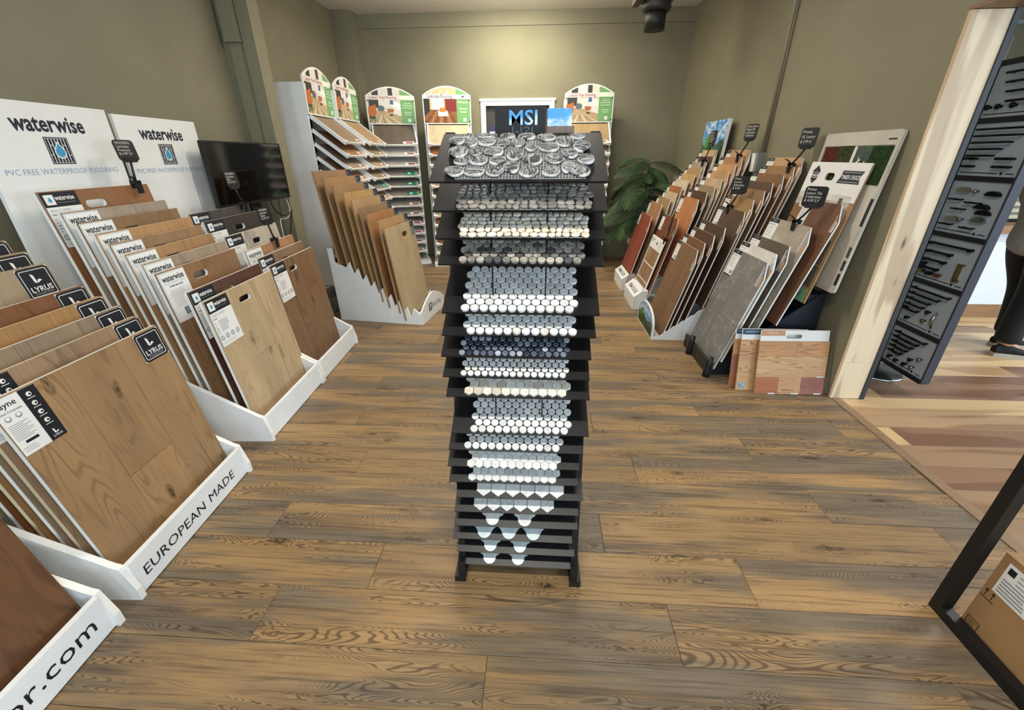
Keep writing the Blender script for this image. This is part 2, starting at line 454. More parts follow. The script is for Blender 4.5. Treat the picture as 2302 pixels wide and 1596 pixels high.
# front wall of the shop with its window opening, behind the camera, and the far side of the next room
m = MB(); m.prism([[(XL, 0), (7.0, 0), (7.0, ZC), (XL, ZC)], [(-2.5, 0.5), (-1.2, 0.5), (-1.2, 2.5), (-2.5, 2.5)], [(0.5, 0.5), (1.8, 0.5), (1.8, 2.5), (0.5, 2.5)], [(3.0, 0.5), (6.4, 0.5), (6.4, 2.6), (3.0, 2.6)]], YF - 0.12, YF, M_WALL)
struct('wall_front', m)
m = MB(); m.prism([[(-YB, 0), (-YF, 0), (-YF, ZC), (-YB, ZC)], [(-3.2, 0.5), (0.2, 0.5), (0.2, 2.6), (-3.2, 2.6)]], 7.0, 7.12, M_WALL, M=Matrix.Rotation(R(-90), 4, 'Z'))
struct('wall_far', m)
m = MB(); m.box(XL + 0.2, XR - 0.0, YB - 0.016, YB, 2.965, ZC, M_WALL); struct('trim_2', m)          # band under the ceiling
m = MB(); m.box(XL, -0.85, YB - 0.014, YB, 0, 0.09, M_TRIMG); m.box(0.215, XR, YB - 0.014, YB, 0, 0.09, M_TRIMG); struct('baseboard_back', m)
m = MB(); m.box(XR - 0.012, XR, 2.56, YB, 0, 0.09, M_TRIMG); struct('baseboard_right', m)
m = MB(); m.box(XL, XL + 0.012, YF, YB, 0, 0.09, M_TRIMG); struct('baseboard_left', m)
# ---- steel column boxed in on the left wall, and the corner post
def column():
    m = MB()
    m.box(XL, -2.42, 4.22, 4.38, 0, ZC, M_WALL); m.box(-2.515, -2.50, 4.205, 4.22, 0, ZC, M_WALL)
    c = struct('wall_column', m)
    p = MB(); p.box(-2.645, -2.53, 4.16, 4.22, 2.33, ZC, M_WALL); p.box(-2.65, -2.525, 4.155, 4.22, 2.31, 2.332, M_WALL); p.build('cover_plate', c)
    p = MB(); p.box(-2.635, -2.54, 4.19, 4.22, 0, 2.31, M_WALL); p.build('conduit_cover', c)
    m = MB(); m.box(XL, -2.45, 6.55, YB, 0, ZC, M_WALL); m.box(-2.45, -2.43, 6.62, YB, 0, ZC, M_WALL); struct('wall_corner_post', m)
column()

# ---- back door with white casing
m = MB()
m.prism([[(-0.83, 0), (-0.83, 2.135), (0.195, 2.135), (0.195, 0), (0.125, 0), (0.125, 2.065), (-0.76, 2.065), (-0.76, 0)]], YB - 0.022, YB, M_WHITE)
m.prism([[(-0.845, 2.12), (-0.845, 2.15), (0.21, 2.15), (0.21, 2.12)]], YB - 0.03, YB, M_WHITE)
d1 = struct('door_1', m)
p = MB(); p.box(-0.76, 0.125, YB + 0.03, YB + 0.07, 0.005, 2.065, plain('#3a3838', 0.5)); leaf = p.build('door_leaf', d1)
for zz0, zz1 in ((0.2, 0.95), (1.1, 1.9)):
    p = MB(); p.prism([rrect(-0.66, 0.03, zz0, zz1, 0.02)], YB + 0.024, YB + 0.032, plain('#454343', 0.5)); p.build('door_panel', leaf)
p = MB(); p.lathe([(0.02, 0), (0.03, 0.02), (0.025, 0.045), (0.01, 0.05)], M_STEEL, 14); p.build('door_knob', leaf, M=Matrix.Translation((-0.68, YB + 0.03, 1.0)) @ Matrix.Rotation(R(90), 4, 'X'))

# ---- hickory cladding of the opening in the right wall
M_JAMB = hickory(2, 'hickory_trim', [(0.0, lin('#e6d4b8')), (1.0, lin('#dfcaab'))])
M_HEAD = wood('#7d5a38', axis=1, ring=0.3, knots=0.2)
t3 = MB(); t3.box(XR2 + 0.004, XR2 + 0.03, 2.47, 2.5, 0, 2.03, plain('#33343c', 0.5)); t3 = struct('trim_3', t3)
for z0, z1 in ((0.002, 0.258), (0.259, 2.018)):
    p = MB(); p.box(XR - 0.008, XR2 + 0.004, 2.478, 2.5, z0, z1, M_JAMB); p.build('plank', t3)
p = MB(); p.box(XR - 0.008, XR2 + 0.035, YF, 2.5, 2.02, 2.036, M_HEAD); p.build('plank', t3)

# ---- the next room: low wall with white panel, wood base and cap
m = MB(); m.box(2.9, 7.0, 4.12, 4.24, 0, 0.79, plain('#d6dbe0', 0.6, var=0.02)); hw = struct('wall_low', m)
m = MB(); m.box(2.9, 7.0, 4.10, 4.12, 0, 0.125, wood('#8f6742', axis=0, ring=0.3, knots=0.1)); struct('baseboard_low', m)
m = MB(); m.box(2.88, 7.0, 4.06, 4.28, 0.79, 0.86, wood('#8a6340', axis=0, ring=0.3, knots=0.1)); struct('trim_4', m)

# ---- conduit and box on the right wall
c = thing('wall_conduit', 'painted conduit pipe running down the right wall to a grey box', 'conduit', Matrix.Translation((XR, 4.14, 1.3)))
p = MB(); p.tube([(-0.016, 0, 0.14), (-0.016, 0, ZC - 1.3)], 0.014, M_WALL, 10); p.tube([(-0.012, -0.03, 0.14), (-0.012, -0.03, ZC - 1.3)], 0.006, M_WALL, 8); p.build('pipe', c)
p = MB(); p.box(-0.07, -0.0, -0.055, 0.055, 0.0, 0.15, plain('#7c7d78', 0.5)); bx_ = p.build('outlet_box', c)
p = MB(); p.box(-0.074, -0.07, -0.012, 0.052, 0.0, 0.145, M_PAPER); p.build('notice', bx_)

# ---- black flue hanging from the ceiling
c = thing('ceiling_vent', 'black round vent hanging below a dark box at the ceiling', 'vent', Matrix.Translation((1.06, 5.0, 2.5)))
p = MB(); p.lathe([(0.075, 0.0), (0.095, 0.0), (0.095, 0.15), (0.075, 0.15)], plain('#1d1c1c', 0.5), 28); p.build('spout', c)
p = MB(); p.lathe([(0.09, 0.14), (0.125, 0.145), (0.132, 0.17), (0.12, 0.24), (0.11, 0.26)], plain('#2b2927', 0.5), 28); p.build('collar', c)
p = MB(); p.box(-0.14, 0.17, -0.14, 0.2, 0.25, 0.62, plain('#1a1919', 0.5)); p.build('housing', c)
p = MB(); p.box(-0.20, -0.14, -0.1, 0.16, 0.22, 0.62, plain('#51443a', 0.6)); p.build('bracket', c)

# ================================================================== MOSAIC DISPLAY RACK
RX, RY = -0.05, 1.07
rack = thing('mosaic_rack', 'black metal rack holding a column of tilted mosaic boards, centre of the shop', 'display rack', Matrix.Translation((RX, RY, 0)))
for s in (-1, 1):
    p = MB(); p.box(s * 0.212 - 0.02, s * 0.212 + 0.02, -0.02, 0.42, 0.0, 0.03, M_BLACK); p.build('foot', rack)
    p = MB(); p.box(s * 0.206 - 0.012, s * 0.206 + 0.012, -0.015, 0.015, 0.03, 0.10, M_BLACK)
    p.add([(s * 0.206 - 0.012, 0.0, 0.03), (s * 0.206 + 0.012, 0.0, 0.03), (s * 0.206 + 0.012, 0.015, 0.03), (s * 0.206 - 0.012, 0.015, 0.03),
           (s * 0.206 - 0.012, 0.27, 1.5), (s * 0.206 + 0.012, 0.27, 1.5), (s * 0.206 + 0.012, 0.30, 1.5), (s * 0.206 - 0.012, 0.30, 1.5)],
          [(0, 1, 5, 4), (1, 2, 6, 5), (2, 3, 7, 6), (3, 0, 4, 7), (4, 5, 6, 7)], M_BLACK)
    p.build('upright', rack)
p = MB(); p.box(-0.2, 0.2, 0.29, 0.305, 0.05, 1.462, M_BLACK); p.build('back_plate', rack)
p = MB(); p.box(-0.2, 0.2, 0.265, 0.33, 1.462, 1.47, M_BLACK); p.build('top_shelf', rack)
for x in (-0.07, 0.074):
    p = MB(); p.tube([(x, 0.05, 0.02), (x, 0.05, 1.39)], 0.0022, M_BLACK, 6); p.build('hook_rod', rack)

def tile_mesh(out, h, bev, mat, smooth=False, name='tile'):
    m = MB(); n = len(out)
    cx = sum(p[0] for p in out) / n; cy = sum(p[1] for p in out) / n
    k = 1 - bev / max(abs(p[0] - cx) + 1e-9 for p in out)
    V = [(p[0], p[1], 0) for p in out] + [(p[0], p[1], h - bev) for p in out] + [(cx + (p[0] - cx) * k, cy + (p[1] - cy) * k, h) for p in out]
    F = []
    for L in (0, n):
        F += [(L + i, L + (i + 1) % n, L + n + (i + 1) % n, L + n + i) for i in range(n)]
    m.add(V, F, mat, smooth); m.face([2 * n + i for i in range(n)], mat)
    return m.mesh(name)
def circ(r, n=16): return [(r * math.cos(2 * PI * i / n), r * math.sin(2 * PI * i / n)) for i in range(n)]
def hexa(w_, h): return [(0, -h / 2), (w_ / 2, -h / 4), (w_ / 2, h / 4), (0, h / 2), (-w_ / 2, h / 4), (-w_ / 2, -h / 4)]
def picket(w_, h): return [(0, 0), (w_ / 2, w_ * 0.36), (w_ / 2, h - w_ * 0.36), (0, h), (-w_ / 2, h - w_ * 0.36), (-w_ / 2, w_ * 0.36)]
def mirror(half): return half + [(-x, y) for x, y in half[::-1] if abs(x) > 1e-6]
def lantern(w_, h):
    a = [(0, 0)] + [(0.27 * w_ * math.sin(R(q)), 0.27 * w_ * (1 - math.cos(R(q)))) for q in (20, 40, 60, 80, 95)]
    a += [(0.30 * w_, 0.34 * h), (0.36 * w_, 0.37 * h), (0.42 * w_, 0.40 * h), (0.42 * w_, 0.44 * h), (0.5 * w_, 0.47 * h)]
    b = [(x, h - y) for x, y in a[::-1]]
    return mirror(a + b)
def bell(w_, h):
    a = [(0, 0)] + [(0.26 * w_ * math.sin(R(q)), 0.26 * w_ * (1 - math.cos(R(q)))) for q in (20, 40, 60, 80)]
    a += [(0.29 * w_, 0.30 * h), (0.34 * w_, 0.38 * h), (0.42 * w_, 0.45 * h), (0.5 * w_, 0.49 * h)]
    b = [(x, h - y) for x, y in a[::-1]]
    return mirror(a + b)
def pebble(seed, mat, n=12, flat=0.0):
    r_ = random.Random(seed); m = MB()
    ph = [r_.uniform(0, 6.28) for _ in range(3)]; am = [r_.uniform(0.03, 0.11), r_.uniform(0.03, 0.09), r_.uniform(0.03, 0.10)]
    def rad(a): return 1 + am[0] * math.cos(2 * a + ph[0]) + am[1] * math.cos(3 * a + ph[1]) + am[2] * 0.6 * math.cos(4 * a + ph[2])
    ring = [(0.42, 0.0), (0.5, 0.4), (0.455, 0.85), (0.34, 1.0)]
    V = []
    for k, z in ring:
        for i in range(n):
            a = 2 * PI * i / n; V.append((k * rad(a) * math.cos(a), k * rad(a) * math.sin(a), z))
    F = [(L * n + i, L * n + (i + 1) % n, (L + 1) * n + (i + 1) % n, (L + 1) * n + i) for L in range(3) for i in range(n)]
    m.add(V, F, mat, True); m.face([3 * n + i for i in range(n)], mat, True)
    return m.mesh('pebble')

S_STRIPE = []
for an in ((4, 26, 6), (24, 6, 6), (14, 20, 6)):
    t = NT('striped_stone'); v, rnd = t.coords(); va = t.vmul(v, an)
    n2 = t.noise(va, 0.11, 5, 0.7, 1.6)
    n1 = t.noise(va, 0.5, 4, 0.7)
    s_ = t.sm(t.math('SINE', t.math('MULTIPLY_ADD', n2, 26.0, t.math('MULTIPLY', n1, 3.0))), 0.25, 0.95)
    lw = t.n('LayerWeight'); lw.inputs[0].default_value = 0.25
    tc = t.n('TexCoord'); sx = t.n('SeparateXYZ'); t.l(tc.outputs['Generated'], sx.inputs[0])
    dx = t.math('SUBTRACT', sx.outputs[0], 0.5); dy = t.math('SUBTRACT', sx.outputs[1], 0.5)
    rr_ = t.math('SQRT', t.math('ADD', t.math('MULTIPLY', dx, dx), t.math('MULTIPLY', dy, dy)))
    rim = t.math('MULTIPLY', t.sm(rr_, 0.41, 0.47), t.sm(t.noise(v, 90, 3), 0.3, 0.6))
    col = t.mix(t.math('MULTIPLY', s_, 0.5), lin('#2b2d30'), lin('#c4c5c6'))
    col = t.mix(t.math('MULTIPLY', rim, 0.7), col, lin('#dcdcda'))
    t.l(col, t.b.inputs['Base Color']); t.b.inputs['Roughness'].default_value = 0.7
    S_STRIPE.append(t.m)
S_GREYP = [stone(c, '#c9c5bd', 60, 0.25) for c in ('#6f6c66', '#7d7a74', '#5f5d59', '#8b8175', '#767069')]
S_CREAMP = [stone(c, '#b9a78c', 40, 0.2) for c in ('#cfc6b4', '#d8cfbd', '#c9bba6', '#dcd6c8', '#cdbfae')]
S_SPECK = [stone('#b9b2a5', '#5a554e', 90, 0.8, width=0.2), stone('#8f8a82', '#4c4945', 90, 0.7, width=0.2), stone('#4b4a49', '#777777', 80, 0.3), stone('#a59c90', '#6d655c', 90, 0.7, width=0.2)]
S_MARB = [stone('#d9d8d6', '#a4a6a9', 30, 0.35, 0.3), stone('#dddcda', '#a9abae', 24, 0.3, 0.3), stone('#cfcecd', '#8e9195', 30, 0.5, 0.3)]
S_GOLD = stone('#dcdad4', '#a9752f', 22, 0.8, 0.3, 0.08)
S_GLASS = [stone('#5b6370', '#aeb4bd', 20, 0.4, 0.15, 0.2), stone('#3d4553', '#9aa2ae', 20, 0.35, 0.15, 0.2), stone('#8b929c', '#d5d9de', 20, 0.4, 0.15, 0.2), stone('#2f3744', '#77808c', 20, 0.3, 0.15, 0.2)]
S_WARMM = [stone('#d7d2c8', '#b3a283', 26, 0.5, 0.3), stone('#dad7d0', '#a9a49a', 24, 0.4, 0.3), stone('#cdc2b2', '#a68f72', 26, 0.6, 0.3)]
S_BLUEM = [stone('#b9c4c8', '#e2e8ea', 18, 0.35, 0.2, 0.1), stone('#c2cacc', '#98a4a9', 18, 0.35, 0.2, 0.1)]
S_MESH = plain('#d5d2cb', 0.8)

TILT = 27.0
BW, BD = 0.425, 0.24
board_me = MB(); board_me.box(-BW / 2, BW / 2, 0, BD, -0.005, 0, M_BLACKB); board_me = board_me.mesh('backing_board')
Z0, DZ = 1.3845, 0.0657
SLOT = [0, 1, 2, 3, 5, 6, 7, 8, 9, 11, 12, 13, 14, 15, 16, 17, 18, 19, 20]
DXB = [0.0, 0.004, 0.005, 0.006, 0.006, 0.002, -0.006, -0.006, -0.001, 0.006, -0.007, -0.015, -0.015, 0.005, -0.005, -0.004, -0.02, -0.008, -0.011]
DESC = ['large black and white striped flat pebbles, topmost board', 'small grey river pebbles, second board from top',
        'small cream pebbles, third board from top', 'speckled grey and cream penny rounds', 'white marble rounds above the gold-veined rounds',
        'white marble rounds with gold veins', 'small blue grey glass penny rounds', 'small white penny rounds above the cream hexagons',
        'cream marble hexagons', 'five rows of white marble rounds, tenth board down', 'two rows of white rounds above the white hexagons',
        'white hexagons cut off at the board edge', 'white hexagons with grey veins above the pickets', 'white picket tiles, upper of two picket boards',
        'white picket tiles, lower of two picket boards', 'two grey lantern tiles below the pickets', 'three bell-shaped pale tiles', 'two pale blue lantern tiles', 'two grey lantern tiles on the lowest board']
board = []
for i, k in enumerate(SLOT):
    z = Z0 - DZ * k
    M = Matrix.Translation((RX + DXB[i], RY, z)) @ Matrix.Rotation(R(RND.uniform(-0.5, 0.5)), 4, 'Z') @ Matrix.Rotation(R(TILT), 4, 'X')
    b = thing('mosaic_board', 'black tilted board with ' + DESC[i], 'sample board', M, 'mosaic boards on the black rack')
    obj('backing_board', board_me, b); board.append(b)
def tile_rows(b, meshes, n, pitch, rows, rowh, y0, off=0.5, xc=0.0, h0=0.0012, name='tile', pick=None, lastshift=0):
    for r_ in range(rows):
        for c_ in range(n):
            x = xc + (c_ - (n - 1) / 2) * pitch + (pitch * off * (0.5 if r_ % 2 else -0.5))
            y = y0 + r_ * rowh
            if y > BD - 0.004: continue
            me = pick(r_, c_) if pick else RND.choice(meshes)
            o = obj(name, me, b, (x + RND.uniform(-1, 1) * 0.0003, y + RND.uniform(-1, 1) * 0.0003, h0))
def netting(b, x0, x1, y0, y1, step):
    m = MB(); x = x0
    while x < x1:
        m.box(x, x + 0.0007, y0, y1, 0.0003, 0.0012, S_MESH); x += step
    y = y0
    while y < y1:
        m.box(x0, x1, y, y + 0.0007, 0.0003, 0.0012, S_MESH); y += step
    m.build('mesh_backing', b)
# 1: large striped pebbles
PB = [(-0.1815, 0.1919, 0.043, 0.0604), (-0.1535, 0.2133, 0.03, 0.0259), (-0.1425, 0.1784, 0.036, 0.0595), (-0.1085, 0.2133, 0.041, 0.0304), (-0.0865, 0.212, 0.015, 0.0255), (-0.1005, 0.1784, 0.043, 0.0537), (-0.0595, 0.1695, 0.036, 0.0631), (-0.0485, 0.212, 0.042, 0.0335), (-0.0205, 0.1762, 0.038, 0.0586), (0.0025, 0.2089, 0.048, 0.0425), (0.0145, 0.1547, 0.036, 0.0559), (0.0535, 0.2021, 0.051, 0.0474), (0.0605, 0.1494, 0.052, 0.0617), (0.0995, 0.1798, 0.047, 0.0684), (0.1345, 0.2066, 0.038, 0.038), (0.1415, 0.1547, 0.047, 0.0662), (-0.1705, 0.1293, 0.053, 0.0707), (-0.1255, 0.1301, 0.036, 0.0541), (-0.0785, 0.1301, 0.051, 0.0595), (-0.0255, 0.1136, 0.046, 0.0684), (0.1125, 0.1167, 0.041, 0.0537), (0.1505, 0.0899, 0.042, 0.0608), (-0.1555, 0.0818, 0.044, 0.0416), (-0.1125, 0.0832, 0.043, 0.0528), (-0.0685, 0.0854, 0.044, 0.0483), (0.0205, 0.0908, 0.052, 0.0662), (0.0735, 0.0921, 0.049, 0.0572), (-0.0305, 0.0528, 0.041, 0.0671), (0.0115, 0.0358, 0.052, 0.0662), (-0.1675, 0.0349, 0.049, 0.0581), (-0.1185, 0.0326, 0.051, 0.0537), (-0.0705, 0.0335, 0.044, 0.0541), (0.0655, 0.0326, 0.043, 0.0608), (0.1035, 0.0537, 0.033, 0.0631), (0.1335, 0.0371, 0.053, 0.0653)]
pv = [pebble(100 + i, S_STRIPE[i % 3], 16) for i in range(9)]
for i, (x, y, w_, h) in enumerate(PB):
    o = obj('pebble', pv[i % 9], board[0], (x + 0.0135, y, 0.001)); o.scale = (w_ * 0.96, h * 0.82, 0.010)
netting(board[0], -0.15, 0.16, 0.01, 0.215, 0.0075)
# 2, 3: small pebbles
def small_pebbles(b, mats, seed):
    r_ = random.Random(seed); vs = [pebble(seed + i, mats[i % len(mats)], 10) for i in range(10)]
    nr, pit = 13, 0.0165; y = 0.010
    for k in range(nr):
        x = -0.158 + r_.uniform(-0.008, 0.004)
        while x < 0.150 + r_.uniform(-0.004, 0.012):
            w_ = r_.uniform(0.015, 0.026)
            o = obj('pebble', r_.choice(vs), b, (x + w_ / 2 + 0.004, y + r_.uniform(-0.0025, 0.0025), 0.001))
            o.rotation_euler = (0, 0, r_.uniform(-0.4, 0.4)); o.scale = (w_ * 1.03, r_.uniform(0.0155, 0.019), 0.0075)
            x += w_
        y += pit
    netting(b, -0.15, 0.155, 0.004, 0.22, 0.008)
small_pebbles(board[1], S_GREYP, 300)
small_pebbles(board[2], S_CREAMP, 500)
# 4-8, 10, 11: rounds
def rounds(r_, mats, h=0.0075): return [tile_mesh(circ(r_), h, 0.001, m_) for m_ in mats]
tile_rows(board[3], rounds(0.0106, S_SPECK), 14, 0.0225, 8, 0.0195, 0.0125, xc=0.004)
tile_rows(board[4], rounds(0.0119, S_MARB), 12, 0.0255, 8, 0.0222, 0.0135, xc=-0.002)
g_ = rounds(0.0119, [S_GOLD]); w__ = rounds(0.0119, S_MARB[:2])
tile_rows(board[5], w__, 12, 0.0255, 6, 0.0222, 0.0135, xc=0.002, off=-0.5, pick=lambda r_, c_: g_[0] if (r_ == 0 and c_ in (2, 5, 8)) else RND.choice(w__))
tile_rows(board[6], rounds(0.0086, S_GLASS, 0.006), 15, 0.0205, 8, 0.0178, 0.011, xc=-0.004)
tile_rows(board[7], rounds(0.0090, [S_MARB[0], S_MARB[1], S_WARMM[1]], 0.006), 15, 0.0205, 8, 0.0178, 0.011, xc=-0.003)
tile_rows(board[8], [tile_mesh(hexa(0.0262, 0.0302), 0.0075, 0.0008, m_) for m_ in S_WARMM], 11, 0.0275, 5, 0.0236, 0.0175, xc=0.0, off=0.5)
tile_rows(board[9], rounds(0.0117, S_MARB), 12, 0.0253, 8, 0.0220, 0.0135, xc=0.004)
tile_rows(board[10], rounds(0.0117, S_MARB[:2] + [S_MARB[2]]), 12, 0.0253, 6, 0.0220, 0.0135, xc=-0.006)
hx = [tile_mesh(hexa(0.0252, 0.0292), 0.007, 0.0008, m_) for m_ in (S_MARB[0], S_MARB[1], S_WARMM[1])]
tile_rows(board[11], hx, 11, 0.0264, 6, 0.0226, 0.0085, xc=0.003, off=0.5)
tile_rows(board[12], [tile_mesh(hexa(0.0252, 0.0285), 0.007, 0.0008, m_) for m_ in S_MARB], 11, 0.0264, 5, 0.0224, 0.0165, xc=0.003, off=0.5)
for bi, pt, xc in ((13, 0.0492, 0.003), (14, 0.0462, -0.009)):
    pk = [tile_mesh(picket(pt * 0.965, 0.105), 0.007, 0.0008, m_) for m_ in S_MARB]
    for r_ in range(2):
        for c_ in range(6 if r_ == 0 else 5):
            obj('tile', RND.choice(pk), board[bi], (xc + (c_ - (2.5 if r_ == 0 else 2.0)) * pt, 0.004 + r_ * 0.0895, 0.0012))
for bi, sh, xs, mats in ((15, lantern, (-0.085, 0.028), (S_MARB[2], S_MARB[0])), (16, bell, (-0.10, -0.012, 0.075), S_BLUEM),
                         (17, lantern, (-0.092, 0.016), S_BLUEM), (18, lantern, (-0.094, 0.012), (S_MARB[2], S_BLUEM[1]))):
    w_ = 0.086 if sh is lantern else 0.094
    for i, x in enumerate(xs):
        obj('tile', tile_mesh(sh(w_, 0.092), 0.006, 0.001, mats[i % 2]), board[bi], (x, 0.003, 0.0012))
        me = tile_mesh([(p[0] * 0.66, 0.008 + p[1] * 0.8) for p in sh(w_, 0.092)], 0.0068, 0.0006, mats[(i + 1) % 2])
        obj('tile_inset', me, board[bi], (x, 0.003, 0.0012))

# ---- sign and picture cards on top of the rack
c = thing('brand_sign', 'small black sign with pale blue MSI letters above the mosaic boards', 'sign', Matrix.Translation((-0.055, 1.355, 1.47)))
p = MB(); p.box(-0.072, 0.071, 0, 0.006, 0, 0.095, plain('#090b10', 0.6)); pl_ = p.build('panel', c)
p = MB()
skyp = picture_sky('sky_print')
p.text('MSI', 0.052, 0.008, 0.048, skyp, align='CENTER', bold=0.012, sx=1.12)
p.text('MSI', 0.052, 0.006, 0.043, plain('#3c4650', 0.4), align='CENTER', sx=0.85, sz=-0.62)  # mirror reflection of the letters, painted as a dim flipped copy
p.build('lettering', pl_)
c = thing('picture_card', 'small sky picture card above two brown tile samples beside the MSI sign', 'picture', Matrix.Translation((0.055, 1.36, 1.47)))
p = MB(); p.box(-0.034, 0.034, 0, 0.005, 0.042, 0.088, skyp); p.build('picture', c)
for x0, x1 in ((-0.034, 0.002), (0.0025, 0.042)):
    p = MB(); p.box(x0, x1, -0.004, 0.003, 0.0, 0.044, wood('#6f5e55', axis=2, ring=0.2, knots=0, k=6)); p.build('sample_tile', c)
c = thing('leaflet', 'purple and white leaflet standing left of the MSI sign', 'leaflet', Matrix.Translation((-0.135, 1.357, 1.47)))
p = MB(); p.box(-0.008, 0.008, 0, 0.003, 0.0, 0.032, M_PAPER); p.box(-0.008, 0.008, -0.0005, 0.0035, 0.032, 0.046, plain('#3c3550', 0.5)); p.build('sheet', c)

# ================================================================== SAMPLE BOARDS: shared label cards
def lines(m, x0, x1, z0, z1, n, mat, y=-0.0012, seed=1, h=0.0016, rag=0.35):
    r_ = random.Random(seed)
    for i in range(n):
        z = z1 - (z1 - z0) * i / max(1, n - 1)
        m.quad(x0, x1 - (x1 - x0) * r_.uniform(0, rag), z - h, z, y, mat)
def drop(m, cx, cz, s, mat, y):
    P = [(cx, cz + 1.25 * s)]
    for i in range(13):
        a = R(35 - i * 250 / 12 - 0) ; P.append((cx + s * 0.8 * math.cos(a), cz - 0.15 * s + s * 0.8 * math.sin(a)))
    m.poly(P[::-1], y, mat)
def ww_logo(m, cx, cz, s, y=-0.0012, inv=False):
    """square of staggered planks with a water drop, width s"""
    m.quad(cx - s / 2, cx + s / 2, cz - s / 2, cz + s / 2, y, M_NAVY if not inv else M_PAPER)
    if not inv:
        q = s * 0.46
        m.quad(cx - q, cx + q, cz - q, cz + q, y - 0.0003, M_PAPER)
        n = 7; st = 2 * q / n
        for i in range(n):
            x0 = cx - q + i * st + st * 0.14; x1 = x0 + st * 0.72
            br = cz + q * (0.45 if i % 2 else -0.35)
            m.quad(x0, x1, cz - q * 0.97, br - s * 0.012, y - 0.0006, M_NAVY); m.quad(x0, x1, br + s * 0.012, cz + q * 0.97, y - 0.0006, M_NAVY)
    drop(m, cx, cz - s * 0.02, s * 0.30, M_PAPER, y - 0.0009); drop(m, cx, cz - s * 0.02, s * 0.24, M_BLUE, y - 0.0012)
CARD = {}
def card(key, W, H, fn):
    m = MB(); m.box(0, W, -0.0008, 0, -H, 0, M_PAPER); a = m.mesh('label_card')
    m = MB(); fn(m, W, H); CARD[key] = (a, m.mesh('print'))
def c_ww_white(m, W, H):
    m.quad(0.004, W - 0.004, -0.0035, -0.0025, -0.001, M_INK)
    m.quad(0.004, 0.005, -H + 0.004, -0.0025, -0.001, M_INK)
    m.text('waterwise', 0.037, W / 2, -0.045, M_INK, align='CENTER', bold=0.02, sx=0.93, sz=1.15, y=-0.0012)
    m.text('PVC FREE WATERPROOF FLOORING', 0.0085, W / 2, -0.058, M_GREYINK, align='CENTER', y=-0.0012)
    m.text('PREMIUM SERIES', 0.013, W / 2, -0.076, M_INK, align='CENTER', y=-0.0012, bold=0.01)
    lines(m, 0.03, W - 0.03, -0.175, -0.09, 11, M_GREYINK, seed=3)
    ww_logo(m, W * 0.5, -H + 0.045, 0.036)
    lines(m, 0.04, W - 0.04, -H + 0.014, -H + 0.018, 1, M_LGREY, rag=0)
card('ww_white', 0.175, 0.25, c_ww_white)
def c_ww_black(m, W, H):
    m.quad(0, W, -0.065, 0, -0.001, M_INK)
    m.quad(0, 0.002, -H, 0, -0.001, M_INK)
    ww_logo(m, 0.036, -0.033, 0.044, inv=True, y=-0.0013)
    m.text('waterwise', 0.026, 0.062, -0.036, M_PAPER, bold=0.015, sx=0.88, sz=1.2, y=-0.0013)
    lines(m, 0.064, W - 0.02, -0.05, -0.046, 1, M_GREYINK, rag=0, y=-0.0013)
    m.text('SELECT SERIES', 0.016, 0.012, -0.085, M_GREYINK, y=-0.0012)
    m.text('Sample', 0.0105, 0.012, -0.1, M_INK, bold=0.01, y=-0.0012)
    lines(m, 0.012, 0.024, -0.17, -0.115, 5, M_GREYINK, seed=2, h=0.006)
    lines(m, 0.04, W - 0.06, -0.165, -0.112, 9, M_GREYINK, seed=4, h=0.0024)
    for i in range(4): m.disc(0.022 + i * 0.042, -0.2, 0.014, -0.0012, M_GREYINK); m.disc(0.022 + i * 0.042, -0.2, 0.010, -0.0014, M_LGREY)
    lines(m, 0.01, W - 0.01, -H + 0.013, -H + 0.02, 2, M_GREYINK, seed=5, rag=0.5)
card('ww_black', 0.175, 0.245, c_ww_black)
def lyr_logo(m, cx, cz, s, mat, y):
    m.poly([(cx - 0.42 * s, cz + 0.62 * s), (cx - 0.12 * s, cz + 0.42 * s), (cx - 0.02 * s, cz - 0.5 * s), (cx - 0.32 * s, cz - 0.42 * s)], y, mat)
    m.poly([(cx + 0.02 * s, cz - 0.5 * s), (cx + 0.06 * s, cz - 0.2 * s), (cx + 0.3 * s, cz - 0.08 * s), (cx + 0.55 * s, cz - 0.25 * s)], y, mat)
def c_lyrus(m, W, H):
    m.v = []; m.f = []; m.m = []; m.sm = []
    m.prism([rrect(0, W, -H, 0, 0.012)], -0.0014, -0.0009, M_INK)
    m.prism([rrect(0.008, W - 0.008, -H + 0.008, -0.008, 0.007), rrect(0.0105, W - 0.0105, -H + 0.0105, -0.0105, 0.006)], -0.0018, -0.0014, M_PAPER)
    lyr_logo(m, W * 0.48, -H * 0.36, 0.034, M_PAPER, -0.0018)
    m.text('LYRUS', 0.029, W / 2, -H * 0.78, M_PAPER, align='CENTER', bold=0.02, y=-0.0018)
    m.text('COLLECTION', 0.0098, W / 2, -H * 0.87, M_LGREY, align='CENTER', sx=1.2, y=-0.0018)
card('lyrus', 0.118, 0.118, c_lyrus)
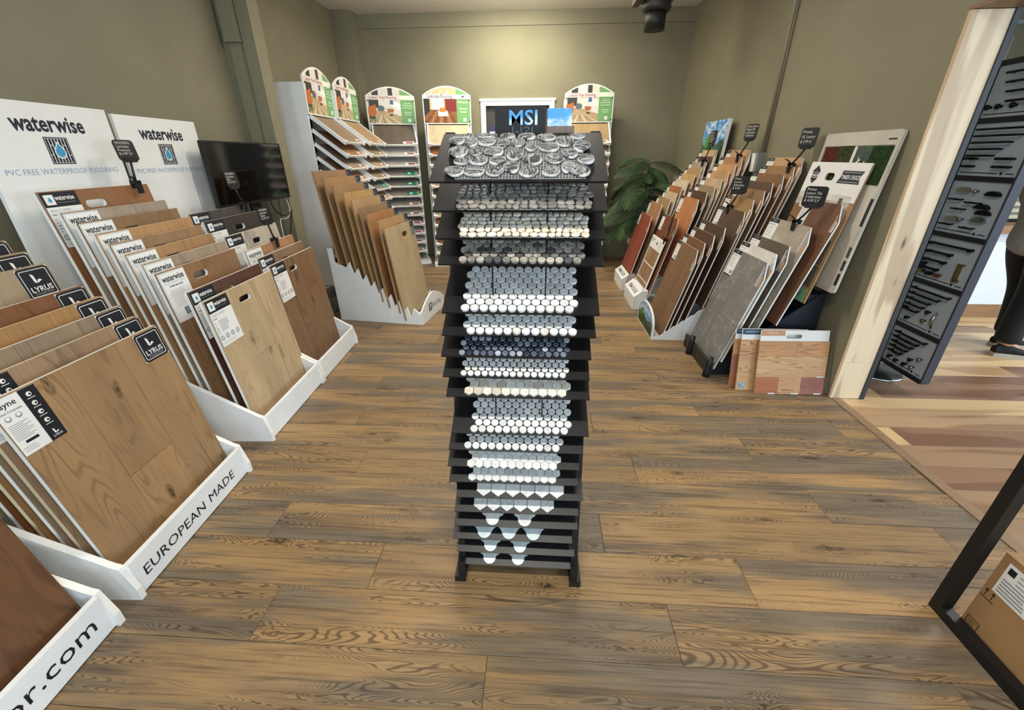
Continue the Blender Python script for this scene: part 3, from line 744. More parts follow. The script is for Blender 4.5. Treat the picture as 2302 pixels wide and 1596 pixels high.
def c_lyrus_info(m, W, H):
    b = W - 0.05
    m.quad(b, W, -H, 0, -0.0011, M_INK)
    for i in range(4):
        z = -0.022 - i * 0.032
        m.disc(W - 0.027, z, 0.008, -0.0014, M_PAPER); m.quad(W - 0.038, W - 0.015, z - 0.0145, z - 0.0125, -0.0014, M_PAPER)
        m.disc(W - 0.0245, z - 0.001, 0.0035, -0.0016, M_INK)
    lyr_logo(m, W - 0.025, -H + 0.026, 0.017, M_PAPER, -0.0014)
    m.text('LYRUS', 0.010, W - 0.025, -H + 0.008, M_PAPER, align='CENTER', bold=0.01, y=-0.0014)
    m.text('Layne', 0.026, 0.004, -0.030, M_INK, bold=0.01, y=-0.0012)
    m.text('Stone Composite', 0.0108, 0.004, -0.048, M_INK, y=-0.0012, sx=0.85)
    for i in range(2): m.disc(0.02 + i * 0.03, -0.064, 0.009, -0.0012, M_GREYINK); m.disc(0.02 + i * 0.03, -0.062, 0.006, -0.0014, M_PAPER)
    lines(m, 0.006, b - 0.012, -0.134, -0.085, 9, M_GREYINK, seed=8, h=0.0018)
    m.quad(0.022, b - 0.02, -0.152, -0.143, -0.0012, M_INK)
    lines(m, 0.006, b - 0.03, -0.175, -0.162, 3, M_GREYINK, seed=9, h=0.0014)
card('lyrus_info', 0.13, 0.187, c_lyrus_info)
def c_prima(m, W, H):
    m.quad(0, W, -0.026, 0, -0.001, M_NAVY); m.quad(0, W, -H, -H + 0.009, -0.001, M_NAVY)
    m.quad(W * 0.34, W * 0.38, -0.019, -0.007, -0.0013, M_GREEN); m.text('PRIMA', 0.012, W * 0.42, -0.017, M_LGREY, y=-0.0013)
    m.text('PRIMA COLLECTION', 0.009, 0.008, -0.042, M_INK, y=-0.0012, bold=0.01)
    lines(m, 0.008, W - 0.015, -H * 0.62, -0.055, 7, M_GREYINK, seed=11, h=0.0022, rag=0.5)
    lines(m, 0.008, 0.035, -H + 0.022, -H + 0.045, 3, M_GREYINK, seed=12, h=0.003)
    for i in range(11): m.quad(W - 0.05 + i * 0.004, W - 0.05 + i * 0.004 + (0.0012 if i % 3 else 0.0026), -H + 0.018, -H + 0.045, -0.0012, M_INK)
card('prima', 0.10, 0.17, c_prima)
card('prima_big', 0.125, 0.19, c_prima)
def c_prima_s(m, W, H):
    c_prima(m, W, H)
card('prima_small', 0.075, 0.15, c_prima_s)
def c_saw(m, W, H):
    m.quad(0, W, -0.05, 0, -0.001, M_NAVY); m.quad(0, W, -H, -0.05, -0.001, plain('#5c6660', 0.6))
    lines(m, 0.012, W - 0.02, -0.035, -0.018, 2, M_LGREY, seed=2, h=0.003); lines(m, 0.012, W - 0.02, -H + 0.02, -0.065, 4, M_LGREY, seed=6, h=0.002)
card('saw', 0.085, 0.13, c_saw)

def sample_board(label, M, W, H, t, mat, core=None, hole=None, clip=None, round_tr=0, cards=(), planks=None, group=None, strips=None, name='flooring_sample', cat='sample board'):
    root = thing(name, label, cat, M, group)
    if clip: out = [(0, 0), (W, 0), (W, H - clip[1]), (W - clip[0], H), (0, H)]
    elif round_tr: out = rrect(0, W, 0, H, round_tr)
    else: out = [(0, 0), (W, 0), (W, H), (0, H)]
    loops = [out] + ([hole] if hole else [])
    ft = 0.003
    c = MB(); c.prism(loops, ft, t, core or M_EDGE); c.build('core', root)
    if planks:
        gm = MB(); gm.prism(loops, ft - 0.0006, ft + 0.0002, plain('#2a1d13', 0.8)); gm.build('groove_backing', root)
        for (x0, x1, z0, z1) in planks:
            x0 += 0.0008 * (x0 > 0); x1 -= 0.0008 * (x1 < W); z0 += 0.0008 * (z0 > 0); z1 -= 0.0008 * (z1 < H)
            pg = [(x0, z0), (x1, z0), (x1, z1), (x0, z1)]
            if clip and x1 > W - clip[0] and z1 > H - clip[1]:
                cz = lambda x: H - clip[1] * (x - (W - clip[0])) / clip[0]
                pg = [(x0, z0), (x1, z0), (x1, min(z1, cz(x1))), (max(x0, W - clip[0]), z1), (x0, z1)] if x0 < W - clip[0] else [(x0, z0), (x1, z0), (x1, min(z1, cz(x1))), (x0, min(z1, cz(x0)))]
            lp = [pg]
            if hole and x0 < min(q[0] for q in hole) and x1 > max(q[0] for q in hole) and z0 < min(q[1] for q in hole) and z1 > max(q[1] for q in hole): lp.append(hole)
            f = MB(); f.prism(lp, 0, ft - 0.0006, mat); f.build('plank', root)
    else:
        f = MB(); f.prism(loops, 0, ft, mat); f.build('face', root)
    if strips:
        f = MB(); x = W - 0.006
        for w_, mt in strips:
            x -= w_; zt = H - 0.004 - max(0, clip[1] * (x + w_ - (W - clip[0])) / clip[0]) if clip else H - 0.01
            f.quad(x, x + w_, H - 0.16, zt, -0.0006, mt)
        f.build('edge_sample', root)
    for key, x, z in cards:
        a, b = CARD[key]; lc = obj('label_card', a, root, (x, 0, z)); obj('print', b, lc)
    return root
def from_top(T, yaw, lean, H):
    th, a = R(yaw), R(lean)
    return frame((T[0] + H * math.sin(a) * math.sin(th), T[1] - H * math.sin(a) * math.cos(th), T[2] - H * math.cos(a)), yaw, lean)

# ================================================================== LEFT WALL STANDS
def stand(label, x, y, yaw, W, D, rise=0.62, text=None, tw=0.4, name='display_stand'):
    """low white stand: origin at its front left floor corner"""
    root = thing(name, label, 'display stand', frame((x, y, 0), yaw))
    zt = 0.155 + rise * (D - 0.03)
    prof = [(0, 0), (0.0, 0.05), (0.025, 0.155), (0.05, 0.165), (D, zt), (D, 0)]
    for x0 in (0.0, W - 0.022):
        m = MB(); m.prism([[(p[0], p[1]) for p in prof]], x0, x0 + 0.022, M_WHITE, M_EDGE, M=Matrix(((0, 1, 0, 0), (1, 0, 0, 0), (0, 0, 1, 0), (0, 0, 0, 1))))
        m.f = [f[::-1] for f in m.f]; m.build('side_panel', root)
    m = MB(); m.prism([[(0.022, 0.006), (W - 0.022, 0.006), (W - 0.022, 0.150), (0.022, 0.150)]], 0.012, 0.032, M_WHITE); fp = m.build('front_panel', root)
    if text:
        ws = text.split(' ')
        for k, wd in enumerate(ws):
            q = MB()
            if len(ws) == 1: q.text(wd, tw, W - 0.062, 0.058, M_INK, align='RIGHT', y=0.0112, sx=1.06)
            else: q.text(wd, tw, W * 0.575 + (-0.012 if k == 0 else 0.012), 0.052, M_INK, align='RIGHT' if k == 0 else 'LEFT', y=0.0112, sx=1.06)
            q.build('lettering', fp)
    m = MB(); m.add([(0.022, 0.04, 0.006), (W - 0.022, 0.04, 0.006), (W - 0.022, D, zt - 0.3), (0.022, D, zt - 0.3)], [(0, 1, 2, 3)], M_WHITE)
    m.add([(0.022, 0.04, 0.001), (W - 0.022, 0.04, 0.001), (W - 0.022, D, zt - 0.31), (0.022, D, zt - 0.31)], [(3, 2, 1, 0)], M_WHITE); m.build('base_slope', root)
    return root
LEAN = 7.0
SKEW = 92.6
st_a = stand('white sample stand with tall waterwise sign, nearest of the two sign stands', -1.452, 1.845, SKEW, 0.685, 0.92)
st_b = stand('white sample stand with smaller-looking waterwise sign beside the television', -1.483, 2.535, SKEW, 0.69, 0.92)
st_l = stand('white sample stand lettered EUROPEAN MADE on its front panel', -1.395, 0.915, SKEW, 0.70, 0.92, text='EUROPEAN MADE', tw=0.062)
st_c = stand('white sample stand lettered .com at the bottom left corner', -1.36, 0.15, SKEW, 0.695, 0.92, text='or.com', tw=0.088)
def ww_sign(root, x0, W, H, d):
    m = MB(); m.box(x0, x0 + W, d, d + 0.018, 0.3, H, M_PAPER); bp = m.build('back_panel', root)
    q = MB(); c = x0 + W / 2
    q.text('waterwise', 0.096, c, H - 0.122, M_NAVY, align='CENTER', bold=0.025, sx=0.9, sz=1.05, y=d - 0.0008); q.build('lettering', bp)
    q = MB(); ww_logo(q, c, H - 0.207, 0.120, y=d - 0.0008); q.build('logo', bp)
    q = MB(); q.text('PVC FREE WATERPROOF FLOORING', 0.036, c, H - 0.312, plain('#8fa3b8', 0.6), align='CENTER', y=d - 0.0008, bold=0.003); q.build('tagline', bp)
ww_sign(st_a, 0.065, 0.69, 1.68, 0.93); ww_sign(st_b, 0.10, 0.67, 1.665, 0.93)

A = [(-2.257, 1.895, 1.301), (-2.181, 1.895, 1.213), (-2.123, 1.895, 1.168), (-2.056, 1.895, 1.118), (-2.007, 1.895, 1.072), (-1.950, 1.895, 1.024), (-1.884, 1.895, 0.978), (-1.836, 1.895, 0.932), (-1.706, 1.895, 0.840), (-1.644, 1.895, 0.793)]
WA = [('#86582f', 'warm brown'), ('#978772', 'grey beige'), ('#876440', 'mid brown'), ('#a57a48', 'golden tan'), ('#8f6a43', 'soft brown'), ('#a0774a', 'honey brown'), ('#9a846c', 'greige'), ('#86603a', 'chestnut brown'), ('#55301f', 'dark mahogany'), ('#b0966d', 'pale oak')]
BH = 0.76
for i, T in enumerate(A):
    W = 0.63; c, nm = WA[i]
    blk = i in (0, 8, 9)
    cards = [('ww_black', 0.006, BH - 0.004)] if blk else [('ww_white', 0.006, BH - 0.006)]
    pk = None
    if i == 9:
        pk = [(0, 0.21, 0, BH), (0.21, 0.42, 0, 0.36), (0.21, 0.42, 0.36, BH), (0.42, W, 0, BH)]
    hole = slot(W * 0.42 + (0.02 if i else 0.0), BH - 0.07, 0.115, 0.036)
    pos = 'at the back under the sign' if i == 0 else ('at the front of the nearer waterwise stand' if i == 9 else '%s from the back of the nearer waterwise stand' % ORD[i])
    if i == 9: hole = slot(0.315, BH - 0.075, 0.11, 0.034)
    sample_board('%s flooring board, %s' % (nm, pos), from_top(T, SKEW, LEAN, BH), W, BH, 0.019, wood(c, axis=2, ring=0.4, knots=0.7 if i == 9 else 0.35, grey=0.15), hole=hole, cards=cards, planks=pk, group='boards on the nearer waterwise stand')
B = [(-2.131, 2.575, 1.123), (-2.050, 2.575, 1.079), (-1.950, 2.575, 0.989), (-1.840, 2.575, 0.902), (-1.770, 2.575, 0.855), (-1.705, 2.575, 0.808)]
WB = [('#45403e', 'charcoal'), ('#3b332e', 'espresso dark'), ('#b3a897', 'pale grey'), ('#aa7a50', 'peach tan'), ('#86694a', 'streaky brown'), ('#7f5c3a', 'walnut brown')]
for i, T in enumerate(B):
    W = 0.64; c, nm = WB[i]
    cards = [('ww_white' if i == 3 else 'ww_black', 0.006, BH - 0.004)]
    pk = [(0, 0.16, 0, BH), (0.16, 0.37, 0, BH), (0.37, 0.53, 0, 0.5), (0.37, 0.53, 0.5, BH), (0.53, W, 0, BH)] if i == 5 else None
    hole = slot(W * 0.53, BH - 0.075, 0.115, 0.036)
    if pk: hole = slot(0.28, BH - 0.075, 0.11, 0.034)
    pos = 'at the front of the farther waterwise stand' if i == 5 else '%s from the back of the farther waterwise stand' % ORD[i]
    sample_board('%s flooring board, %s' % (nm, pos), from_top(T, SKEW + 1, LEAN, BH), W, BH, 0.019, wood(c, axis=2, ring=0.5, knots=0.6 if i == 5 else 0.3, grey=0.1), hole=hole, cards=cards, planks=pk, group='boards on the farther waterwise stand')
LY = [(-1.611, 1.580, 0.799), (-1.675, 1.580, 0.842), (-1.731, 1.580, 0.885), (-1.793, 1.580, 0.927), (-1.857, 1.580, 0.971), (-1.976, 1.580, 1.061), (-2.033, 1.580, 1.106), (-2.098, 1.580, 1.150)]
WL = [('#967349', 'golden oak'), ('#957657', 'dusty tan'), ('#86725a', 'grey brown patchwork'), ('#a1753f', 'honey gold'), ('#784a24', 'rich brown'), ('#9c8869', 'sand beige'), ('#92785a', 'taupe'), ('#8a6f52', 'dull brown')]
M_TAN = plain('#d8c8a8', 0.6, var=0.03)
for i, T in enumerate(LY):
    W = 0.635; c, nm = WL[i]; th = R(SKEW)
    TL = (T[0] - W * math.cos(th), T[1] - W * math.sin(th), T[2])
    pk = None
    if i == 0: pk = [(0, 0.215, 0, BH), (0.215, 0.43, 0, 0.30), (0.215, 0.43, 0.30, BH), (0.43, W, 0, BH)]
    if i == 2: pk = [(0, 0.22, 0, BH), (0.22, 0.44, 0, BH), (0.44, W, 0, BH)]
    pos = 'at the front of the EUROPEAN MADE stand' if i == 0 else ('at the back of the EUROPEAN MADE stand' if i == 7 else '%s from the front of the EUROPEAN MADE stand' % ORD[i])
    sample_board('%s board with LYRUS tag, %s' % (nm, pos), from_top(TL, SKEW, 8.0, BH), W, BH, 0.018, wood(c, axis=2, ring=0.45, knots=0.9 if i == 0 else 0.3, grey=0.1, k=1.25 if i == 0 else 1.0), core=M_TAN if i % 2 else M_EDGE,
                 round_tr=0.012 if not pk else 0, cards=[('lyrus', W - 0.124, BH - 0.006), ('lyrus_info', 0.002, BH - 0.004)], planks=pk, group='boards on the EUROPEAN MADE stand')
for i in range(3):
    T = (-1.555 - 0.06 * i, 0.80, 0.80 + 0.045 * i); W = 0.65; th = R(SKEW)
    TL = (T[0] - W * math.cos(th), T[1] - W * math.sin(th), T[2])
    sample_board('dark walnut flooring board on the .com stand, %s' % ('at its front' if i == 0 else '%s from its front' % ORD[i]), from_top(TL, SKEW, 8.0, BH), W, BH, 0.014, wood('#654225' if i == 0 else '#6a4a2c', axis=2, ring=0.5, knots=0.2), group='boards on the .com stand')

# ---- television and leads between the stands and the wall racks
c = thing('television', 'black flat television standing behind the dark grey sample boards', 'television', frame((-2.31, 3.10, 1.10), 90, 0))
p = MB(); p.prism([rrect(0, 0.96, 0.0, 0.445, 0.006), rrect(0.012, 0.948, 0.018, 0.435, 0.003)], 0, 0.03, plain('#1b1a1b', 0.35)); p.build('bezel', c)
p = MB(); p.box(0.012, 0.948, 0.003, 0.03, 0.018, 0.435, plain('#060607', 0.08, spec=0.6)); p.build('screen', c)
p = MB(); p.box(0.25, 0.7, 0.03, 0.06, 0.05, 0.4, M_BLACK); p.build('back_housing', c)
p = MB(); p.box(0.42, 0.54, 0.035, 0.06, -1.06, 0.2, M_BLACK); p.box(0.25, 0.71, -0.1, 0.2, -1.1, -1.085, M_BLACK); p.box(0.44, 0.52, 0.03, 0.06, -1.09, -1.0, M_BLACK); p.build('stand_post', c)
def cable(label, pts, r_, mat):
    cu = bpy.data.curves.new('cable', 'CURVE'); cu.dimensions = '3D'; cu.bevel_depth = r_; cu.bevel_resolution = 2
    sp = cu.splines.new('NURBS'); sp.points.add(len(pts) - 1); sp.use_endpoint_u = True; sp.order_u = 4
    for q, pnt in zip(sp.points, pts): q.co = tuple(pnt) + (1,)
    cu.materials.append(mat); o = bpy.data.objects.new('cable', cu); COL.objects.link(o); tag(o, label, 'cable')
    dg = bpy.context.evaluated_depsgraph_get(); me = bpy.data.meshes.new_from_object(o.evaluated_get(dg))
    lb, ct = o['label'], o['category']; bpy.data.objects.remove(o); LABELS[lb].pop()
    n_ = obj('cable', me); tag(n_, lb, ct); return n_
cable('black cable looping below the television screen', [(-2.32, 3.75, 1.12), (-2.30, 3.72, 0.98), (-2.28, 3.95, 0.93), (-2.30, 4.05, 1.05), (-2.36, 3.98, 0.75), (-2.4, 3.9, 0.3), (-2.45, 3.9, 0.006)], 0.005, M_BLACK)
cable('white cable hanging from the television corner', [(-2.34, 4.0, 1.13), (-2.32, 4.06, 1.0), (-2.3, 3.92, 0.9), (-2.2, 3.62, 0.98), (-2.12, 3.5, 0.92), (-2.13, 3.5, 0.6), (-2.25, 3.6, 0.006)], 0.004, plain('#c9c6bd', 0.5))
cable('thin black cable hanging straight down behind the television', [(-2.36, 3.6, 1.12), (-2.37, 3.66, 0.9), (-2.36, 3.55, 0.5), (-2.4, 3.6, 0.006)], 0.004, M_BLACK)
c = thing('power_strip', 'white power strip hanging behind the pale grey sample board', 'power strip', frame((-2.10, 3.30, 0.66), 90, 4))
p = MB(); p.prism([rrect(0.0, 0.06, 0, 0.36, 0.01)], 0, 0.035, M_WHITE); p.build('housing', c)
for i in range(4):
    p = MB(); p.box(0.015, 0.045, -0.001, 0.002, 0.04 + 0.07 * i, 0.075 + 0.07 * i, M_INK if i == 3 else M_GREYINK); p.build('socket', c)
p = MB(); p.box(0.02, 0.04, 0.01, 0.03, -0.655, 0.0, M_WHITE); p.build('hanger', c)

# ================================================================== CHALK PRICE TAGS
def chalk_tag(label, loc, yaw, stem, side, card_yaw, txt, cl=0.14, ch=0.125, back=8, clip=True):
    """clip grips a board edge at loc; the stem rises `stem` m and leans `side` m along the board"""
    root = thing('price_tag', label, 'price tag', frame(loc, yaw), 'chalk price tags on clips')
    p = MB(); p.box(-0.016, 0.016, -0.014, -0.004, -0.045, 0.018, M_BLACK); p.box(-0.016, 0.016, 0.021, 0.027, -0.03, 0.018, M_BLACK); p.box(-0.016, 0.016, -0.014, 0.027, 0.006, 0.022, M_BLACK); p.build('clip', root)
    p = MB(); p.tube([(-0.005, 0.0, 0.02), (-0.03, -0.012, 0.04), (-0.06, -0.02, 0.048)], [0.006, 0.005, 0.0035], M_BLACK, 6); p.build('lever', root)
    p = MB(); p.tube([(0, 0.003, 0.01), (side * 0.5, 0.002, stem * 0.5), (side, 0, stem)], 0.006, M_BLACK, 8); p.build('stem', root)
    M = Matrix.Translation((side, -0.004, stem)) @ Matrix.Rotation(R(card_yaw), 4, 'Z') @ Matrix.Rotation(R(-back), 4, 'X')
    p = MB(); p.prism([rrect(-cl / 2, cl / 2, 0.0, ch, 0.018)], 0, 0.004, plain('#161718', 0.45)); cd = p.build('chalkboard', root, M=M)
    p = MB(); p.box(-cl * 0.3, cl * 0.3, -0.006, 0.008, -0.008, 0.016, plain('#26272a', 0.2, spec=0.6)); p.build('holder', cd)
    p = MB(); n = len(txt)
    for i, s in enumerate(txt):
        sz = min(0.026, ch * 0.86 / (n + 0.3) * 0.92); wd = max(1, len(s)) * 0.52 * sz
        k = min(1.0, cl * 0.86 / wd)
        p.text(s, sz, -cl * 0.42, ch - 0.008 - (i + 1) * (ch - 0.034) / n + 0.004, M_CHALK, y=-0.0012, sx=k, shear=0.12)
    p.build('lettering', cd)
    return root
chalk_tag('black chalk tag clipped to the warm brown board below the first waterwise sign', (-2.258, 2.43, 1.302), SKEW, 0.122, 0.01, -8, ['MODERN', 'Laminate', 'Premium', '$ 4.99 S.F'], 0.115, 0.105)
chalk_tag('chalk tag clipped to the charcoal board in front of the television', (-2.135, 3.12, 1.124), SKEW, 0.122, -0.06, -8, ['MODERN', 'Laminate', 'Elite', '$ 3.99 S.F'], 0.115, 0.105)
chalk_tag('chalk tag clipped to the peach tan board in front of the espresso board', (-1.846, 2.93, 0.903), SKEW, 0.125, -0.045, -8, ['MODERN', 'Laminate', 'Select', '$ 3.99 S.F'], 0.12, 0.105)

# ================================================================== TALL WHITE TRAY RACKS
def tex_wood(c): return wood(c, axis=1, ring=0.35, knots=0.1, grey=0.2)
def print_poster(m, W, H0, H1, H2, kind, y):
    """arched poster: bottom H0, shoulder H1, crown H2"""
    x0, x1 = -W / 2 + 0.014, W / 2 - 0.014; z0 = H0 + 0.012
    def arch(x): return H1 + (H2 - H1) * (1 - (2 * x / W) ** 2) - 0.016
    xs = x1 - W * 0.28
    yy = y - 0.0006
    def shape(pts, mat, k=0): m.poly(pts, yy - 0.0004 * k, mat)
    def up_to_arch(xa, xb, zb, mat, k=0, n=8):
        shape([(xa, zb), (xb, zb)] + [(xb + (xa - xb) * i / n, arch(xb + (xa - xb) * i / n)) for i in range(n + 1)], mat, k)
    G1 = plain('#6fa568', 0.5, var=0.03); 
    if kind == 'vinyl':
        up_to_arch(x0, xs, z0, plain('#d8d4cd', 0.5, var=0.05))
        fz = H0 + (H1 - H0) * 0.52
        shape([(x0, z0), (xs, z0), (xs, fz * 0.55 + z0 * 0.45), (x0 + 0.27 * W, fz), (x0, fz * 0.9 + z0 * 0.1)], plain('#b39c78', 0.5, var=0.2, vs=30), 1)
        for i in range(6):
            xa = x0 + 0.02 + i * 0.07 * W / 0.63
            shape([(xa + 0.03, z0), (xa + 0.05, z0), (x0 + 0.25 * W + 0.012 * i + 0.004, fz * 0.97), (x0 + 0.25 * W + 0.012 * i, fz * 0.97)], plain('#e0d9cc' if i % 2 else '#8f7a5c', 0.5), 2)
        dk = plain('#3c3836', 0.5)
        up_to_arch(x0 + 0.11 * W, x0 + 0.24 * W, H1 + 0.005, dk, 2, 4); up_to_arch(x0 + 0.44 * W, x0 + 0.53 * W, H1 - 0.01, dk, 2, 4)
        shape([(x0 + 0.02, fz + 0.02), (x0 + 0.23 * W, fz + 0.02), (x0 + 0.23 * W, H1 - 0.045), (x0 + 0.02, H1 - 0.045)], dk, 2)
        shape([(x0 + 0.005, fz - 0.075), (x0 + 0.14 * W, fz - 0.085), (x0 + 0.17 * W, fz - 0.03), (x0 + 0.17 * W, fz + 0.06), (x0 + 0.005, fz + 0.03)], plain('#b5652f', 0.5), 3)
        shape([(x0 + 0.01, fz - 0.11), (x0 + 0.13 * W, fz - 0.11), (x0 + 0.15 * W, fz - 0.085), (x0 + 0.01, fz - 0.075)], plain('#43281c', 0.5), 3)
        m.disc(x0 + 0.27 * W, fz + 0.015, 0.045, yy - 0.0014, plain('#5d666f', 0.5), 14, 0.035)
        shape([(x0 + 0.40 * W, fz - 0.03), (x0 + 0.52 * W, fz - 0.03), (x0 + 0.53 * W, fz + 0.01), (x0 + 0.39 * W, fz + 0.015)], plain('#a8613a', 0.5), 3)
        m.disc(x0 + 0.47 * W, fz - 0.06, 0.025, yy - 0.0014, plain('#4a3a30', 0.5), 10, 0.012)
        shape([(x0 + 0.47 * W, fz + 0.05), (xs, fz + 0.0), (xs, fz + 0.07), (x0 + 0.50 * W, fz + 0.1)], plain('#f0efec', 0.5), 3)
        shape([(x0 + 0.46 * W, fz + 0.065), (x0 + 0.53 * W, fz + 0.06), (x0 + 0.53 * W, fz + 0.11), (x0 + 0.47 * W, fz + 0.12)], plain('#44618f', 0.5), 4)
        m.quad(x0 + 0.02 * W, xs, H1 - 0.045, H1 + 0.005, yy - 0.0024, plain('#e6dcd8', 0.5))
        m.text('Luxury Vinyl Flooring', 0.05, x0 + 0.05 * W, H1 - 0.034, plain('#7c1f2c', 0.5), y=yy - 0.003, bold=0.012, sx=0.80)
        m.text('IN', 0.075, x0 + 0.03 * W, z0 + 0.02, plain('#3f7a4d', 0.5), y=yy - 0.003, bold=0.02, sx=0.9)
        bl = ['Luxury Vinyl', 'Ultra Performance', 'Stone Composite', '', 'Outstanding', 'Warranties']
    else:
        up_to_arch(x0, xs, z0, plain('#c9b48e', 0.5, var=0.05))
        fz = H0 + (H1 - H0) * 0.50
        shape([(x0, z0), (xs, z0), (xs, fz), (x0, fz)], plain('#8b5a30', 0.5, var=0.25, vs=40), 1)
        for i in range(7):
            xa = x0 + 0.01 + i * 0.062 * W / 0.63
            shape([(xa, z0), (xa + 0.03, z0), (x0 + 0.22 * W + 0.03 * i + 0.012, fz), (x0 + 0.22 * W + 0.03 * i, fz)], plain('#b07b45' if i % 2 else '#6c4120', 0.5), 2)
        shape([(x0, fz - 0.08), (x0 + 0.12 * W, fz - 0.01), (x0 + 0.12 * W, H1 - 0.03), (x0, H1 - 0.03)], plain('#2d2724', 0.5), 3)
        shape([(x0 + 0.16 * W, fz), (x0 + 0.40 * W, fz), (x0 + 0.40 * W, H1 - 0.03), (x0 + 0.16 * W, H1 - 0.03)], plain('#d9dbda', 0.5), 3)
        shape([(x0 + 0.44 * W, fz - 0.02), (xs, fz - 0.02), (xs, H1 - 0.03), (x0 + 0.44 * W, H1 - 0.03)], plain('#7d2822', 0.5), 3)
        shape([(x0 + 0.28 * W, fz - 0.075), (x0 + 0.50 * W, fz - 0.075), (x0 + 0.48 * W, fz - 0.01), (x0 + 0.29 * W, fz - 0.01)], plain('#e4e2dd', 0.5), 4)
        shape([(x0 + 0.32 * W, fz - 0.025), (x0 + 0.44 * W, fz - 0.025), (x0 + 0.45 * W, fz + 0.02), (x0 + 0.33 * W, fz + 0.025)], plain('#d2801f', 0.5), 5)
        for a_, b_ in ((0.12, 0.2), (0.3, 0.36), (0.46, 0.5)):
            shape([(x0 + a_ * W, H1 + 0.006), (x0 + a_ * W + 0.025, H1 + 0.006), (x0 + b_ * W + 0.012, H1 + 0.055), (x0 + b_ * W, H1 + 0.055)], plain('#efe6d4', 0.5), 3)
        m.quad(x0 - 0.004, x1 + 0.004, H1 - 0.04, H1 + 0.008, yy - 0.0028, plain('#ebebef', 0.5, var=0.02))
        m.text('Luminate Flooring', 0.054, x0 + 0.07 * W, H1 - 0.03, M_INK, y=yy - 0.0032, bold=0.012, sx=0.82)
        m.disc(x1 - 0.09, H1 - 0.014, 0.016, yy - 0.0032, M_INK, 12, 0.009)
        bl = ['Waterproof', '', 'Extremely', 'Durable']
    up_to_arch(xs, x1, H1 + 0.01, G1, 1, 6)
    m.quad(xs, x1, H1 - 0.04, H1 + 0.01, yy - 0.0008, plain('#dfe6da', 0.5, var=0.02))
    m.quad(xs, x1, z0, H1 - 0.04, yy - 0.0008, G1)
    big = 0.030 if kind != 'vinyl' else 0.021
    for i, s in enumerate(bl):
        if s: m.text(s, big, (xs + x1) / 2, H1 - 0.085 - i * big * 1.25, plain('#eef4e6', 0.5, var=0.02), align='CENTER', y=yy - 0.0014, bold=0.012, sx=0.85)
    m.quad((xs + x1) / 2 - 0.005, (xs + x1) / 2 + 0.035, z0 + 0.02, z0 + 0.06, yy - 0.0014, M_PAPER)
RKW, TD = 0.63, 0.40
tray_me = None
def tray_mesh():
    m = MB(); W = 0.545
    m.box(-W / 2, W / 2, 0, TD, -0.008, 0, M_WHITE)
    for s in (-1, 1): m.box(s * W / 2 - 0.008, s * W / 2 + 0.008, -0.005, TD, -0.018, 0.016, M_WHITE)
    m.box(-W / 2, W / 2, -0.008, 0.004, -0.014, 0.006, M_EDGE)
    for s in (-1, 1): m.box(s * (W / 2 - 0.018) - 0.022, s * (W / 2 - 0.018) + 0.022, -0.014, 0.012, -0.02, 0.02, M_EDGE)
    return m.mesh('tray')
tray_me = tray_mesh()
samp = MB(); samp.box(-0.262, 0.262, 0.006, TD - 0.01, 0.0, 0.008, M_WHITE)
def sticker(kind):
    m = MB()
    if kind == 'red': m.quad(0, 0, 0, 0, 0, M_PAPER); m.v = []; m.f = []; m.m = []; m.sm = []; m.add([(0.09, 0.012, 0.0088), (0.235, 0.012, 0.0088), (0.235, 0.055, 0.0088), (0.09, 0.055, 0.0088)], [(0, 1, 2, 3)], M_PAPER); m.add([(0.13, 0.02, 0.0092), (0.215, 0.02, 0.0092), (0.215, 0.045, 0.0092), (0.13, 0.045, 0.0092)], [(0, 1, 2, 3)], plain('#8a2e33', 0.5))
    else: m.add([(0.07, 0.012, 0.0088), (0.205, 0.012, 0.0088), (0.205, 0.085, 0.0088), (0.07, 0.085, 0.0088)], [(0, 1, 2, 3)], plain('#2f7d67', 0.5)); m.add([(0.205, 0.012, 0.0088), (0.245, 0.012, 0.0088), (0.245, 0.085, 0.0088), (0.205, 0.085, 0.0088)], [(0, 1, 2, 3)], plain('#86b37c', 0.5)); m.add([(0.11, 0.03, 0.0092), (0.15, 0.03, 0.0092), (0.15, 0.065, 0.0092), (0.11, 0.065, 0.0092)], [(0, 1, 2, 3)], plain('#bcd9c9', 0.5))
    return m.mesh('sticker')
STK = {'red': sticker('red'), 'green': sticker('green')}
_sm = {}
